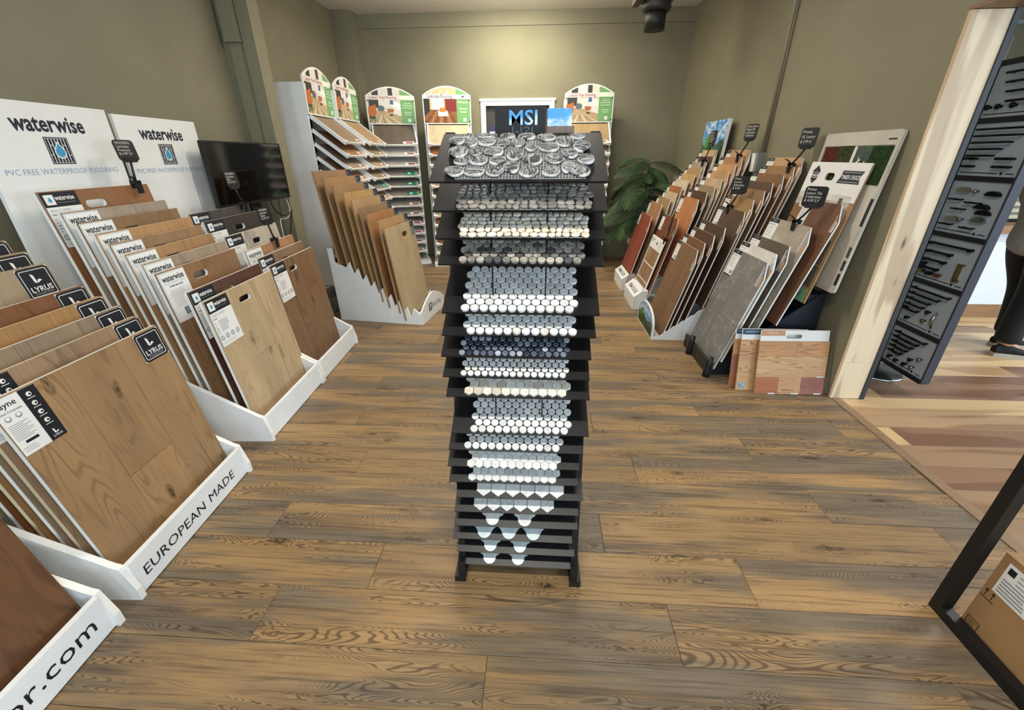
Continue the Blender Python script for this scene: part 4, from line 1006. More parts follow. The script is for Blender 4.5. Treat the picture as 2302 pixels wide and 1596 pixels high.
def tall_rack(label, loc, yaw, kind, cols, where, stk, n=13, dep=0.30):
    root = thing('tray_rack', label, 'display rack', frame(loc, yaw), 'white tray racks along the walls')
    W = RKW
    for s in (-1, 1):
        m = MB(); m.box(s * (W / 2 - 0.012) - 0.012, s * (W / 2 - 0.012) + 0.012, 0.0, dep, 0.06, 2.1, M_WHITE); m.build('side_panel', root)
    m = MB(); m.box(-W / 2 + 0.024, W / 2 - 0.024, dep - 0.015, dep - 0.005, 0.06, 2.1, plain('#17171a', 0.6)); m.build('back_panel', root)
    m = MB(); m.box(-W / 2 - 0.0, W / 2 + 0.0, -0.40, dep, 0.0, 0.05, M_WHITE); m.build('base', root)
    H0, H1, H2 = 1.825, 2.155, 2.262
    arc = [(W / 2 - W * i / 14, H1 + (H2 - H1) * (1 - (2 * (0.5 - i / 14)) ** 2)) for i in range(15)]
    m = MB(); m.prism([[(-W / 2, H0), (W / 2, H0)] + arc], -0.016, 0.0, M_EDGE); hd = m.build('header', root)
    m = MB(); print_poster(m, W, H0, H1, H2, kind, -0.0165); m.build('poster', hd)
    m = MB()
    for sx in (-1, 1):
        for zz in (H0 + 0.03, H1 - 0.055): m.disc(sx * (W / 2 - 0.022), zz, 0.009, -0.0215, M_INK, 10)
    m.build('screws', hd)
    for i in range(n):
        zf = 1.572 - 0.1272 * i
        if zf < 0.08: break
        M = Matrix.Translation((0, -0.32, zf)) @ Matrix.Rotation(R(37), 4, 'X')
        t_ = obj('tray', tray_me, root, M=M)
        c, nm = cols[i % len(cols)]
        if c not in _sm:
            q = MB(); q.box(-0.262, 0.262, 0.006, TD - 0.01, 0.0005, 0.008, tex_wood(c)); _sm[c] = q.mesh('sample_panel')
        sp = thing('flooring_sample', '%s sample panel, %s tray down, %s' % (nm, ORD[i], where), 'sample panel', frame(loc, yaw) @ M, 'sample panels in tray racks')
        obj('panel', _sm[c], sp); obj('sticker', STK[stk[i % len(stk)]], sp)
    # rear edge of the trays showing past the side panels
    if dep > 0.25:
        m = MB(); m.box(-W / 2 + 0.008, W / 2 - 0.008, dep, dep + 0.06, 0.08, 2.05, plain('#0d0d0f', 0.8)); m.build('rear_panel', root)
    for i in range(15 if dep > 0.25 else 0):
        zf = 2.0 - 0.1272 * i
        m = MB(); ypr = [(0.30, zf), (0.372, zf - 0.055), (0.372, zf - 0.095), (0.30, zf - 0.04)]
        m.prism([[(p_[0], p_[1]) for p_ in ypr]], -W / 2 + 0.004, W / 2 - 0.004, M_WHITE, M=Matrix(((0, 1, 0, 0), (1, 0, 0, 0), (0, 0, 1, 0), (0, 0, 0, 1)))); m.build('rear_tray', root)
BR = [('#8d7358', 'brown'), ('#9a6a3a', 'orange brown'), ('#97806a', 'taupe'), ('#a6865f', 'tan'), ('#8a7867', 'grey brown'), ('#a58f74', 'beige')]
tall_rack('white tray rack with vinyl poster, first on the left wall beside the television', (-2.325, 5.03, 0), 90, 'vinyl', [('#8a7159', 'grey brown')] + BR[1:], 'rack next to the television', ['red'])
tall_rack('white tray rack with vinyl poster, second on the left wall', (-2.28, 5.62, 0), 90, 'vinyl', [('#a08058', 'tan'), ('#8d7a62', 'taupe'), ('#a38a6c', 'beige'), ('#937a60', 'brown'), ('#7a7a72', 'grey')], 'second rack on the left wall', ['red', 'red', 'red', 'red', 'green'])
GC = [('#5c5048', 'dark brown'), ('#b4b1ac', 'pale grey'), ('#a9a7a3', 'light grey'), ('#7b746d', 'warm grey'), ('#6d6660', 'slate'), ('#8d7d6f', 'taupe'), ('#77706a', 'grey'), ('#9d968d', 'greige'), ('#6f655b', 'brown grey'), ('#8f8880', 'stone grey'), ('#a39b90', 'sand grey'), ('#88827a', 'ash')]
tall_rack('white tray rack with vinyl poster in the back left corner', (-1.99, 6.40, 0), 20, 'vinyl', GC, 'corner rack', ['red', 'red', 'red', 'green', 'green', 'green', 'red', 'red', 'red', 'red', 'red', 'red'], dep=0.18)
LC = [('#b7a383', 'pale oak'), ('#a0642c', 'orange oak'), ('#80705f', 'grey brown'), ('#8a5f3a', 'walnut'), ('#a98a66', 'tan'), ('#5a4a3e', 'dark brown'), ('#8f8577', 'greige')]
tall_rack('white tray rack with Luminate Flooring poster left of the back door', (-1.235, 6.40, 0), 12, 'laminate', LC, 'Luminate Flooring rack', ['red', 'green'], dep=0.2)
tall_rack('white tray rack with vinyl poster right of the back door', (0.63, 6.40, 0), 0, 'vinyl', [('#a3855a', 'golden oak'), ('#8d7a62', 'taupe'), ('#9a8a74', 'beige'), ('#6f655b', 'brown grey')], 'rack right of the back door', ['red'], dep=0.25)

# ================================================================== SAWTOOTH STAND WITH PLYWOOD-EDGED BOARDS
SWY = 82.0     # boards face +x, turned a little
SX, SY = -1.075, 3.655
root = thing('display_stand', 'white stand with arched logo front holding a cascade of plank boards', 'display stand', frame((SX, SY, 0), SWY))
SWW, SHH = 0.59, 0.84
ST = [(-1.32, 3.68, 0.87), (-1.371, 3.692, 0.937), (-1.468, 3.704, 0.986), (-1.528, 3.716, 1.041), (-1.591, 3.728, 1.101), (-1.658, 3.74, 1.16), (-1.745, 3.752, 1.215), (-1.821, 3.764, 1.276), (-1.908, 3.776, 1.327)]
sawp = [(0, 0), (0, 0.10), (0.065, 0.155), (0.10, 0.06)]
for i in range(1, 9):
    d = 0.10 + 0.0735 * i; z = 0.055 + 0.0572 * i
    sawp += [(d - 0.045, z + 0.055), (d, z)]
sawp += [(0.80, 0.56), (0.80, 0.685), (0.845, 0.685), (0.83, 0.0)]
for x0 in (0.0, 0.575):
    m = MB(); m.prism([sawp], x0, x0 + 0.016, M_WHITE, M=Matrix(((0, 1, 0, 0), (1, 0, 0, 0), (0, 0, 1, 0), (0, 0, 0, 1)))); m.build('side_panel', root)
m = MB(); ar = [(0.59 * (1 - i / 16), 0.12 + 0.115 * math.sin(PI * i / 16)) for i in range(17)]
m.prism([[(0, 0.0), (0.59, 0.0)] + ar], -0.014, 0.0, M_WHITE); fp = m.build('front_panel', root)
q = MB(); q.quad(0.18, 0.25, 0.07, 0.15, -0.0148, plain('#3a3d3c', 0.5)); q.text('P', 0.085, 0.195, 0.08, M_PAPER, y=-0.0152, bold=0.02); q.text('flooring', 0.075, 0.26, 0.085, plain('#4a4d4b', 0.5), y=-0.0148); q.build('lettering', fp)
m = MB(); m.box(0.016, 0.575, 0.02, 0.82, 0.0, 0.012, M_WHITE); m.build('base', root)
SC_ = [('#a5906a', 'pale maple'), ('#a07d4d', 'golden'), ('#9c6b3b', 'orange brown'), ('#87694a', 'brown'), ('#a17f55', 'tan'), ('#a58149', 'honey'), ('#99754b', 'light brown'), ('#977249', 'caramel'), ('#8d6b47', 'nut brown')]
for i, T in enumerate(ST):
    c, nm = SC_[i]
    pos = 'at the front' if i == 0 else ('at the back' if i == 8 else '%s from the front' % ORD[i])
    sample_board('%s plank board with cut-out handle, %s of the cascade stand' % (nm, pos), from_top(T, SWY, 7.2, SHH), SWW, SHH, 0.016, wood(c, axis=2, ring=0.22, knots=0.12), core=M_PLYEDGE,
                 hole=slot(0.36, SHH - 0.095, 0.115, 0.045), cards=[('saw', SWW - 0.088, SHH - 0.003)], group='boards on the cascade stand',
                 planks=[(0, 0.30, 0, SHH), (0.30, SWW, 0, SHH - 0.0)] if i in (1, 3) and False else None)
c = thing('stone_offcut', 'grey streaked stone offcut on the floor behind the cascade stand', 'stone', frame((-2.06, 3.93, 0), 60, 12))
p = MB(); p.prism([[(0, 0), (0.14, 0), (0.15, 0.2), (0.10, 0.26), (0.02, 0.25)]], 0, 0.03, stone('#77746e', '#2f2e2c', 30, 0.9, width=0.15)); p.build('slab', c)

# ================================================================== RIGHT WALL STANDS
P1 = [(1.233, 0.827), (1.309, 0.881), (1.326, 0.953), (1.408, 1.006), (1.470, 1.066), (1.512, 1.125), (1.565, 1.187), (1.624, 1.245), (1.679, 1.305), (1.719, 1.365), (1.78, 1.418), (1.81, 1.480)]
P2 = [(1.246, 0.673), (1.319, 0.886), (1.475, 1.062), (1.542, 1.121), (1.603, 1.169), (1.652, 1.232), (1.700, 1.296), (1.749, 1.354), (1.794, 1.414), (1.850, 1.473)]
WS = [(1.267, 0.751), (1.313, 0.806), (1.374, 0.866), (1.445, 0.923), (1.566, 1.040), (1.611, 1.129), (1.676, 1.191), (1.721, 1.245), (1.785, 1.301), (1.845, 1.355), (1.890, 1.414)]
GS = [(1.488, 0.801), (1.531, 0.857), (1.598, 0.908), (1.696, 1.025), (1.800, 1.163)]
RW, RH, RL = 0.54, 0.78, 15.0
STRW = [(0.010, plain('#e6e3de', 0.5)), (0.012, plain('#8f6848', 0.6)), (0.004, plain('#d8d2c8', 0.5))]
STRG = [(0.022, plain('#b0845c', 0.6)), (0.020, plain('#9a9a9f', 0.5)), (0.012, plain('#b8b8bd', 0.5))]
def right_board(label, x, y, z, mat, cardk, group, W=RW, H=RH, strips=None, planks=None, clip=(0.06, 0.10), lean=RL, t=0.012, core=None):
    return sample_board(label, from_top((x, y, z), -90, lean, H), W, H, t, mat, clip=clip, cards=[(cardk, 0.004, H - 0.004)] if cardk else [], group=group, strips=strips, planks=planks, core=core)
def xprof(m, prof, y0, y1, mat):   # prof of (x, z), extruded along y
    m.prism([prof], y0, y1, mat)
def right_base(label, x0, y0, y1, mat, z0=0.05, depth=0.62, slope=1.02, name='display_stand', grp=None):
    """stand that carries a stack: two stepped sides and a sloped back"""
    root = thing(name, label, 'display stand', Matrix.Translation((x0, (y0 + y1) / 2, 0)), grp)
    h = (y1 - y0) / 2
    x1 = min(depth, XR - 0.02 - x0)
    prof = [(0, 0), (0, 0.03)]
    n = 9; st = (x1 - 0.06) / n
    for i in range(n):
        prof += [(0.06 + i * st, 0.035 + i * st * slope * 0.75), (0.06 + i * st + st * 0.55, 0.075 + i * st * slope * 0.75)]
    prof += [(x1, 0.05 + (x1 - 0.06) * slope * 0.75), (x1, 0)]
    for s in (-1, 1):
        ya = s * h - (0.012 if s > 0 else 0); m = MB(); xprof(m, prof, ya, ya + 0.012, mat); m.build('side_panel', root)
    m = MB(); m.box(0.02, x1, -h + 0.012, h - 0.012, 0.004, 0.016, mat); m.build('base', root)
    m = MB(); m.box(x1 - 0.014, x1, -h + 0.012, h - 0.012, 0.016, 0.05 + (x1 - 0.06) * slope * 0.72, mat); m.build('back_panel', root)
    return root
M_WB = M_WHITE
# --- stack nearest the wall opening: stone-look boards on a black stand
def black_base():
    root = thing('display_stand', 'black stand with round corner posts under the grey stone-look boards', 'display stand', Matrix.Translation((1.235, 2.94, 0)))
    prof = [(0, 0), (0, 0.06), (0.05, 0.10), (0.64, 0.62), (0.66, 0.62), (0.66, 0)]
    mt = plain('#1a1d27', 0.45)
    m = MB(); xprof(m, prof, -0.165, -0.15, mt); m.build('side_panel', root)
    m = MB(); xprof(m, prof, 0.34, 0.355, mt); m.build('side_panel', root)
    m = MB(); m.box(0.0, 0.02, -0.19, 0.36, 0, 0.10, plain('#2c2926', 0.5)); m.build('front_panel', root)
    for y in (-0.19, 0.19):
        m = MB(); m.tube([(-0.012, y, 0), (-0.012, y, 0.03), (-0.006, y, 0.10), (0.004, y, 0.15)], [0.026, 0.024, 0.021, 0.016], M_BLACK, 14); m.build('post', root)
    m = MB(); m.box(0.56, 0.655, -0.15, 0.34, 0.1, 0.6, mt); m.build('back_box', root)
black_base()
def slab(c, v): return stone(c, v, 7.0, 0.5, 0.4, 0.035)
gc = [(slab('#767470', '#b9b7b2'), 'dark grey stone-look', 'at the front of the black stand'), (slab('#cbc8c0', '#9a9892'), 'white marble-look', 'second on the black stand'),
      (slab('#574c41', '#7b6f62'), 'dark taupe stone-look', 'third on the black stand'), (slab('#988e80', '#cfc8bb'), 'light grey stone-look', 'fourth on the black stand'), (wood('#68432a', axis=2, ring=0.45, knots=0.25), 'walnut brown', 'above the black stand')]
for i, (x, z) in enumerate(GS):
    pk = [(0, 0.24, 0, 0.78), (0.24, 0.54, 0, 0.34), (0.24, 0.54, 0.34, 0.78)] if i == 0 else ([(0, 0.14, 0, 0.78), (0.14, 0.28, 0, 0.78), (0.28, 0.42, 0, 0.78)] if i == 4 else None)
    right_board('%s clipped-corner board, %s' % gc[i][1:], x, 3.30 if i < 4 else 3.12, z, gc[i][0], 'prima_big' if i != 4 else 'prima', 'boards on the black stand', W=0.54 if i < 4 else 0.42, strips=STRG if i != 4 else STRW, planks=pk, lean=16.5)
# --- white stand with the landscape plate
wbase = right_base('white stand with arched landscape picture plate on its front', 1.005, 3.40, 3.94, M_WB, grp='white stands along the right wall')
m = MB(); a_ = [(0.27 * math.cos(PI * i / 18), 0.11 + 0.135 * math.sin(PI * i / 18)) for i in range(19)]
MP = frame((0.0, 0, 0), -90)
m.prism([[(-0.27, 0), (0.27, 0)] + a_], -0.002, 0.014, M_WHITE, M=MP); pl_ = m.build('picture_plate', wbase, loc=(-0.014, 0, 0))
def landscape(name, W, H0, H1, zsplit, y, arch):
    m = MB(); sky = skyp; hl = plain('#3f5f52', 0.5, var=0.2, vs=30); gr = plain('#24401f', 0.5, var=0.35, vs=45); lf = plain('#4f8f34', 0.5, var=0.3, vs=60)
    top = arch or [(W / 2, H1), (-W / 2, H1)]
    m.poly([(-W / 2, H0), (W / 2, H0)] + top, y, sky)
    hz = H0 + (H1 - H0) * zsplit
    r_ = random.Random(5); n = 12
    m.poly([(-W / 2, H0), (W / 2, H0)] + [(W / 2 - W * i / n, hz + (H1 - H0) * (0.06 * math.sin(i * 1.1) + r_.uniform(-0.01, 0.02))) for i in range(n + 1)], y - 0.0004, hl)
    m.poly([(-W / 2, H0), (W / 2, H0)] + [(W / 2 - W * i / n, H0 + (hz - H0) * (0.72 + 0.3 * math.sin(i * 0.8 + 2) * 0.5)) for i in range(n + 1)], y - 0.0008, gr)
    for i in range(26):
        x = -W / 2 + r_.random() ** 1.6 * W * 0.6; z = H0 + r_.random() * (hz - H0) * 0.9; s = W * r_.uniform(0.012, 0.03)
        m.poly([(x - s * 0.5, z), (x + s * 0.3, z - s * 0.2), (x + s * 0.9, z + s * 2.4)], y - 0.0012, lf)
    m.poly([(-W * 0.36, hz - 0.1 * (H1 - H0)), (-W * 0.20, hz - 0.1 * (H1 - H0)), (-W * 0.16, hz + 0.22 * (H1 - H0)), (-W * 0.32, hz + 0.16 * (H1 - H0))], y - 0.0014, lf)
    return m
q = landscape('print', 0.50, 0.012, 0.235, 0.46, -0.0028, [(p_[0] * 0.93, 0.11 + (p_[1] - 0.11) * 0.93) for p_ in a_])
for i in range(len(q.v)): q.v[i] = tuple(MP @ Vector(q.v[i]))
q.build('print', pl_)
wc = [('#7c5b3a', 'rustic oak'), ('#694529', 'reddish brown'), ('#543522', 'dark cherry'), ('#4c3425', 'dark coffee'), ('#503b2a', 'large dark brown'), ('#8d6b3b', 'golden tan'), ('#85633e', 'light walnut'), ('#543a29', 'deep brown'), ('#78502f', 'mid brown'), ('#8c633c', 'caramel'), ('#aa8355', 'pale tan')]
for i, (x, z) in enumerate(WS):
    c, nm = wc[i]; pos = 'at the front of the landscape-plate stand' if i == 0 else '%s from the front of the landscape-plate stand' % ORD[i]
    pk = [(0, 0.19, 0, 0.5), (0, 0.19, 0.5, 0.78), (0.19, 0.37, 0, 0.78), (0.37, 0.54, 0, 0.33), (0.37, 0.54, 0.33, 0.78)] if i == 0 else None
    right_board('%s clipped-corner board, %s' % (nm, pos), x, 3.945, z, wood(c, axis=2, ring=0.6 if i == 0 else 0.4, knots=0.7 if i == 0 else 0.3), 'prima', 'boards on the landscape-plate stand', strips=STRW if i < 5 else [(0.016, plain('#9a7450', 0.6)), (0.014, plain('#e0dcd2', 0.5))], planks=pk)
# --- the two PRIMA FLOORS stands
right_base('white stand behind the nearer PRIMA FLOORS box', 1.13, 4.19, 4.73, M_WB, grp='white stands along the right wall')
right_base('white stand behind the farther PRIMA FLOORS box', 1.13, 4.85, 5.39, M_WB, grp='white stands along the right wall')
for lab, yc in (('white sloped box lettered PRIMA FLOORS, nearer of the two', 4.43), ('white sloped box lettered PRIMA FLOORS, farther of the two', 5.11)):
    root = thing('lettered_box', lab, 'box', frame((0.985, yc, 0), -90), 'boxes lettered PRIMA FLOORS')
    m = MB(); m.prism([[(0, 0), (0, 0.13), (0.085, 0.195), (0.14, 0.195), (0.14, 0)]], -0.24, 0.24, M_WHITE, M=Matrix(((0, 1, 0, 0), (1, 0, 0, 0), (0, 0, 1, 0), (0, 0, 0, 1)))); m.f = [f[::-1] for f in m.f]; bb = m.build('body', root)
    q = MB(); q.text('PRIMA FLOORS', 0.062, 0.0, 0.028, M_INK, align='CENTER', y=-0.001, bold=0.006, sx=0.82)
    M = Matrix.Translation((0, 0, 0.13)) @ Matrix.Rotation(R(-math.degrees(math.atan2(0.085, 0.065))), 4, 'X')
    q.build('lettering', bb, M=M)
    for s in (-1, 1):
        m = MB(); m.box(s * 0.19 - 0.02, s * 0.19 + 0.02, 0.085, 0.10, 0.195, 0.212, M_WHITE); m.build('tab', root)
p2c = [None, ('#74401f', 'red brown'), ('#ab6c37', 'orange'), ('#50301d', 'dark chocolate'), ('#8b7556', 'taupe'), ('#b1977a', 'pale beige'), ('#ae8450', 'tan'), ('#b48450', 'golden'), ('#9c6f45', 'light brown'), ('#b38959', 'sandy')]
for i, (x, z) in enumerate(P2):
    if i == 0: continue
    c, nm = p2c[i]; pos = '%s from the front of the nearer PRIMA FLOORS stand' % ORD[i]
    right_board('%s clipped-corner board, %s' % (nm, pos), x, 4.72, z, wood(c, axis=2, ring=0.35, knots=0.2), 'prima', 'boards on the nearer PRIMA FLOORS stand', strips=STRW)
p1c = [('#84381a', 'red cherry'), ('#aa7029', 'golden yellow'), ('#9c6d44', 'tan'), ('#96774a', 'olive brown'), ('#b4a080', 'cream'), ('#9f602b', 'orange brown'), ('#beae90', 'pale cream'), ('#b4925e', 'light oak'), ('#a37e51', 'honey brown'), ('#968873', 'grey'), ('#583c2c', 'dark brown'), ('#bb9d71', 'knotty pine')]
for i, (x, z) in enumerate(P1):
    c, nm = p1c[i]; pos = 'at the front of the farther PRIMA FLOORS stand' if i == 0 else '%s from the front of the farther PRIMA FLOORS stand' % ORD[i]
    if i == 0:
        pk = [(0, 0.2, 0, 0.78), (0.2, 0.37, 0, 0.78), (0.37, 0.54, 0, 0.78)]
    else: pk = None
    right_board('%s clipped-corner board, %s' % (nm, pos), x, 5.38, z, wood(c, axis=2, ring=0.35, knots=0.2), 'prima_small', 'boards on the farther PRIMA FLOORS stand', strips=STRW, planks=pk, clip=(0.05, 0.14))
# white lattice card with six swatches
x, z = P2[0]
root = thing('swatch_card', 'white sample card with six brown swatches on the nearer PRIMA FLOORS stand', 'sample card', from_top((x - 0.012, 4.70, z), -90, 15.2, 0.62))
m = MB(); m.prism([[(0, 0), (0.46, 0), (0.46, 0.62), (0, 0.62)], slot(0.235, 0.56, 0.05, 0.03)], 0.0, 0.006, M_PAPER); m.build('card', root)
for r_ in range(3):
    for c_ in range(2):
        m = MB(); m.box(0.035 + c_ * 0.20, 0.225 + c_ * 0.20, -0.004, 0.0, 0.02 + r_ * 0.165, 0.17 + r_ * 0.165, wood('#8d6b47', axis=2, ring=0.2, knots=0.0)); m.build('swatch', root)
m = MB(); m.quad(0.03, 0.05, 0.55, 0.60, -0.001, plain('#5f8f4c', 0.5)); m.text('PRIMA', 0.03, 0.06, 0.572, plain('#5f8f4c', 0.5)); lines(m, 0.06, 0.12, 0.558, 0.564, 1, M_GREYINK, y=-0.001); lines(m, 0.31, 0.43, 0.525, 0.60, 6, M_GREYINK, y=-0.001, h=0.004, seed=3); m.build('print', root)

# --- flat panels leaning behind the black stand
root = thing('sample_panel', 'white TIMBER CHOICE panel with room photographs and handle hole', 'sample panel', from_top((1.878, 3.30, 1.389), -90, 10.5, 0.84))
WP, HP = 0.58, 0.84
m = MB(); m.prism([[(0, 0), (WP, 0), (WP, HP), (0, HP)], slot(0.25, HP - 0.085, 0.09, 0.045)], 0.003, 0.014, M_PLYEDGE); m.build('core', root)
m = MB(); m.prism([[(0, 0.62), (WP, 0.62), (WP, HP), (0, HP)], slot(0.25, HP - 0.085, 0.09, 0.045)], 0.0, 0.003, M_PAPER); hd = m.build('header', root)
m = MB()
m.poly([(0.09, HP - 0.135), (0.125, HP - 0.105), (0.122, HP - 0.075), (0.132, HP - 0.055), (0.09, HP - 0.02), (0.048, HP - 0.055), (0.058, HP - 0.075), (0.055, HP - 0.105)], -0.0008, M_NAVY)
m.text('TIMBER', 0.022, 0.09, HP - 0.09, M_PAPER, align='CENTER', y=-0.0014, bold=0.015)
m.quad(0.06, 0.12, HP - 0.066, HP - 0.063, -0.0014, M_PAPER); m.quad(0.06, 0.12, HP - 0.098, HP - 0.095, -0.0014, M_PAPER)
m.poly([(0.36, HP - 0.045), (0.55, HP - 0.045), (0.53, HP - 0.08), (0.545, HP - 0.118), (0.34, HP - 0.118), (0.362, HP - 0.08)], -0.0008, M_NAVY)
m.text('TIMBER CHOICE', 0.034, 0.45, HP - 0.093, M_PAPER, align='CENTER', y=-0.0014, bold=0.015, sx=0.66)
m.quad(0.372, 0.535, HP - 0.056, HP - 0.053, -0.0014, M_LGREY); m.quad(0.36, 0.53, HP - 0.11, HP - 0.107, -0.0014, M_LGREY)
m.build('print', hd)
for i, (x0, x1) in enumerate(((0.0, 0.165), (0.172, 0.345), (0.352, 0.545))):
    m = MB(); m.box(x0, x1, 0.0, 0.003, 0.40, 0.655, plain('#b9aca3', 0.5, var=0.05)); ph = m.build('photograph', root)
    m = MB(); wm = wood('#8a6238' if i < 2 else '#9a7c58', axis=0, ring=0.3, knots=0, k=3)
    m.poly([(x0, 0.40), (x1, 0.40), (x1, 0.54 - 0.03 * (i == 1)), (x0 + (x1 - x0) * 0.4, 0.575), (x0, 0.57)], -0.0006, wm)
    m.poly([(x0 + 0.06, 0.555), (x0 + 0.13, 0.55), (x0 + 0.13, 0.585), (x0 + 0.06, 0.59)], -0.0010, plain('#d9d4cc', 0.5)); m.poly([(x0 + 0.09, 0.60), (x0 + 0.125, 0.60), (x0 + 0.125, 0.64), (x0 + 0.09, 0.64)], -0.001, plain('#5c5048', 0.5))
    m.build('print', ph)
for i, (z0, z1, mt) in enumerate(((0.0, 0.085, plain('#6f9f7a', 0.5)), (0.10, 0.235, plain('#5f5148', 0.6, var=0.15)), (0.245, 0.395, plain('#655246', 0.6, var=0.15)))):
    m = MB(); m.box(0.0, 0.555, 0.0, 0.003, z0, z1, mt); m.build('swatch', root)
m = MB(); m.disc(0.49, 0.045, 0.022, -0.0008, plain('#3f6b4c', 0.5)); m.disc(0.49, 0.045, 0.019, -0.0012, plain('#6f9f7a', 0.5)); m.poly([(0.482, 0.035), (0.498, 0.035), (0.49, 0.058)], -0.0016, plain('#27402f', 0.5)); m.build('emblem', root)
root = thing('sample_panel', 'clear framed panel of red and green turf swatches, tallest on the right wall', 'sample panel', from_top((1.912, 3.27, 1.555), -90, 6.0, 0.90))
WG, HG = 0.66, 0.90
m = MB(); m.prism([rrect(0, WG, 0, HG, 0.02)], 0.004, 0.012, plain('#c7c2b6', 0.3)); m.build('backing', root)
m = MB(); m.prism([rrect(0, WG, 0, HG, 0.02), rrect(0.022, WG - 0.022, 0.022, HG - 0.075, 0.01)], -0.004, 0.004, plain('#b9b4a8', 0.25)); m.build('frame', root)
def turf(x0, x1, z0, z1, cols, n, seed):
    r_ = random.Random(seed); m = MB()
    m.box(x0, x1, 0.0, 0.004, z0, z1, plain(cols[0], 0.9, var=0.2, vs=80))
    mats = [plain(c, 0.8, var=0.2) for c in cols]
    for i in range(n):
        x = r_.uniform(x0, x1); z = r_.uniform(z0, z1); dx, dz = r_.uniform(-0.006, 0.006), r_.uniform(-0.004, 0.008)
        m.add([(x - 0.0012, 0, z), (x + 0.0012, 0, z), (x + dx, -r_.uniform(0.008, 0.016), z + dz)], [(0, 1, 2)], r_.choice(mats))
    o = m.build('turf_swatch', root); o['kind'] = 'stuff'
turf(0.03, 0.17, 0.62, 0.82, ['#5a1f1c', '#47181a', '#6b2a22'], 900, 1)
turf(0.17, 0.31, 0.72, 0.825, ['#3f4a1e', '#5a3a20', '#4c5a24'], 700, 2)
turf(0.17, 0.31, 0.62, 0.72, ['#2f5426', '#263f1e', '#3c6a2c'], 700, 3)
turf(0.34, 0.47, 0.62, 0.82, ['#46554a', '#3a4a40'], 300, 4)
turf(0.47, 0.63, 0.62, 0.82, ['#1f3a17', '#2a4a1c', '#16290f'], 1100, 5)
m = MB(); m.quad(0.31, 0.335, 0.6, 0.825, 0.003, M_PAPER); m.disc(0.425, 0.665, 0.026, -0.017, M_PAPER); m.disc(0.425, 0.665, 0.02, -0.0174, plain('#3f6273', 0.5)); m.poly([(0.39, 0.72), (0.43, 0.745), (0.425, 0.752), (0.388, 0.728)], -0.017, M_PAPER); m.poly([(0.405, 0.76), (0.412, 0.728), (0.418, 0.73), (0.412, 0.762)], -0.017, M_PAPER); m.poly([(0.45, 0.70), (0.465, 0.74), (0.472, 0.736), (0.46, 0.696)], -0.017, M_PAPER)
m.quad(WG - 0.09, WG - 0.03, HG - 0.05, HG - 0.042, -0.0046, M_INK); m.build('print', root)
for i, (z0, z1) in enumerate(((0.05, 0.12), (0.14, 0.20), (0.22, 0.28), (0.40, 0.55))):
    m = MB(); m.box(WG - 0.026, WG - 0.004, -0.006, -0.004, z0, z1, plain(('#2c1d1a', '#3a3633', '#4a4540', '#1d1d20')[i], 0.6, var=0.3, vs=120)); m.build('edge_swatch', root)
# --- landscape picture board in the corner
root = thing('picture_board', 'landscape picture board with blue sky standing above the corner samples', 'picture', from_top((1.845, 5.44, 1.755), -90, 4, 0.42))
m = MB(); m.box(0, 0.63, 0, 0.03, 0, 0.42, M_EDGE); m.build('board', root)
q = landscape('print', 0.62, 0.0, 0.42, 0.5, -0.0012, None)
q.build('print', root, loc=(0.315, 0, 0))
# --- chalk tags of the right wall
chalk_tag('chalk tag in front of the landscape picture board', (1.712, 4.95, 1.367), -90, 0.15, 0.13, 10, ['Prima', 'Select', 'Collection', '$ 3.49'], 0.12, 0.135)
chalk_tag('dark chalk tag against the wall left of the conduit', (1.787, 4.30, 1.415), -90, 0.13, 0.15, 30, ['Prima 8mm', 'Maple Hill', 'Laminate', 'Collection'], 0.115, 0.125)
chalk_tag('chalk tag against the wall right of the conduit', (1.838, 3.50, 1.356), -90, 0.12, 0.14, 36, ['Prima', 'XL Luxury', '$ 3.99 sf'], 0.11, 0.125)
chalk_tag('chalk tag left of the brown boards, clipped to the large dark brown board', (1.56, 3.74, 1.041), -90, 0.12, 0.12, 40, ['Prima', 'Luxury', 'Selection', '$ 4.49'], 0.125, 0.125)
chalk_tag('chalk tag in front of the TIMBER CHOICE panel photographs', (1.688, 2.98, 1.026), -90, 0.115, 0.13, 40, ['Prima', 'Luxury Tile', 'Collection', '$ 4.09 S.F'], 0.125, 0.12)
chalk_tag('chalk tag seen edge on, above the six-swatch card', (1.24, 4.27, 0.674), -90, 0.13, 0.10, -24, ['Prima', '$ 4.99'], 0.12, 0.14)

# ================================================================== LEANING OAK SAMPLE BOARDS
def oak(label, x, y, W, H, lean, yaw, header, planks, mats, hole=None, sticker=None):
    root = thing('flooring_sample', label, 'sample board', frame((x, y, 0.001), yaw, lean), 'loose oak boards on the floor')
    hs = 0.07
    m = MB(); m.prism([[(0, 0), (W, 0), (W, H), (0, H)]], 0.004, 0.014, M_PLYEDGE); m.build('core', root)
    for (x0, x1, z0, z1, k) in planks:
        m = MB(); m.box(x0 + 0.0004, x1 - 0.0004, 0, 0.004, z0 + 0.0004, z1 - 0.0004, mats[k]); m.build('plank', root)
    m = MB(); lp = [[(0.004, H), (W - 0.008, H), (W - 0.008, H + hs), (0.004, H + hs)]] + ([hole] if hole else [])
    m.prism(lp, 0.003, 0.010, M_PAPER); hd = m.build('header', root)
    m = MB(); m.quad(0.006, 0.006 + header[1], H + hs - 0.036, H + hs - 0.001, 0.0022, header[0]); m.text(header[2], 0.014, 0.006 + header[1] / 2, H + hs - 0.022, M_PAPER, align='CENTER', y=0.0018); m.build('print', hd)
    if sticker:
        m = MB()
        for x0, z0, x1, z1, mt in sticker: m.quad(x0, x1, z0, z1, -0.0006, mt)
        m.build('sticker', root)
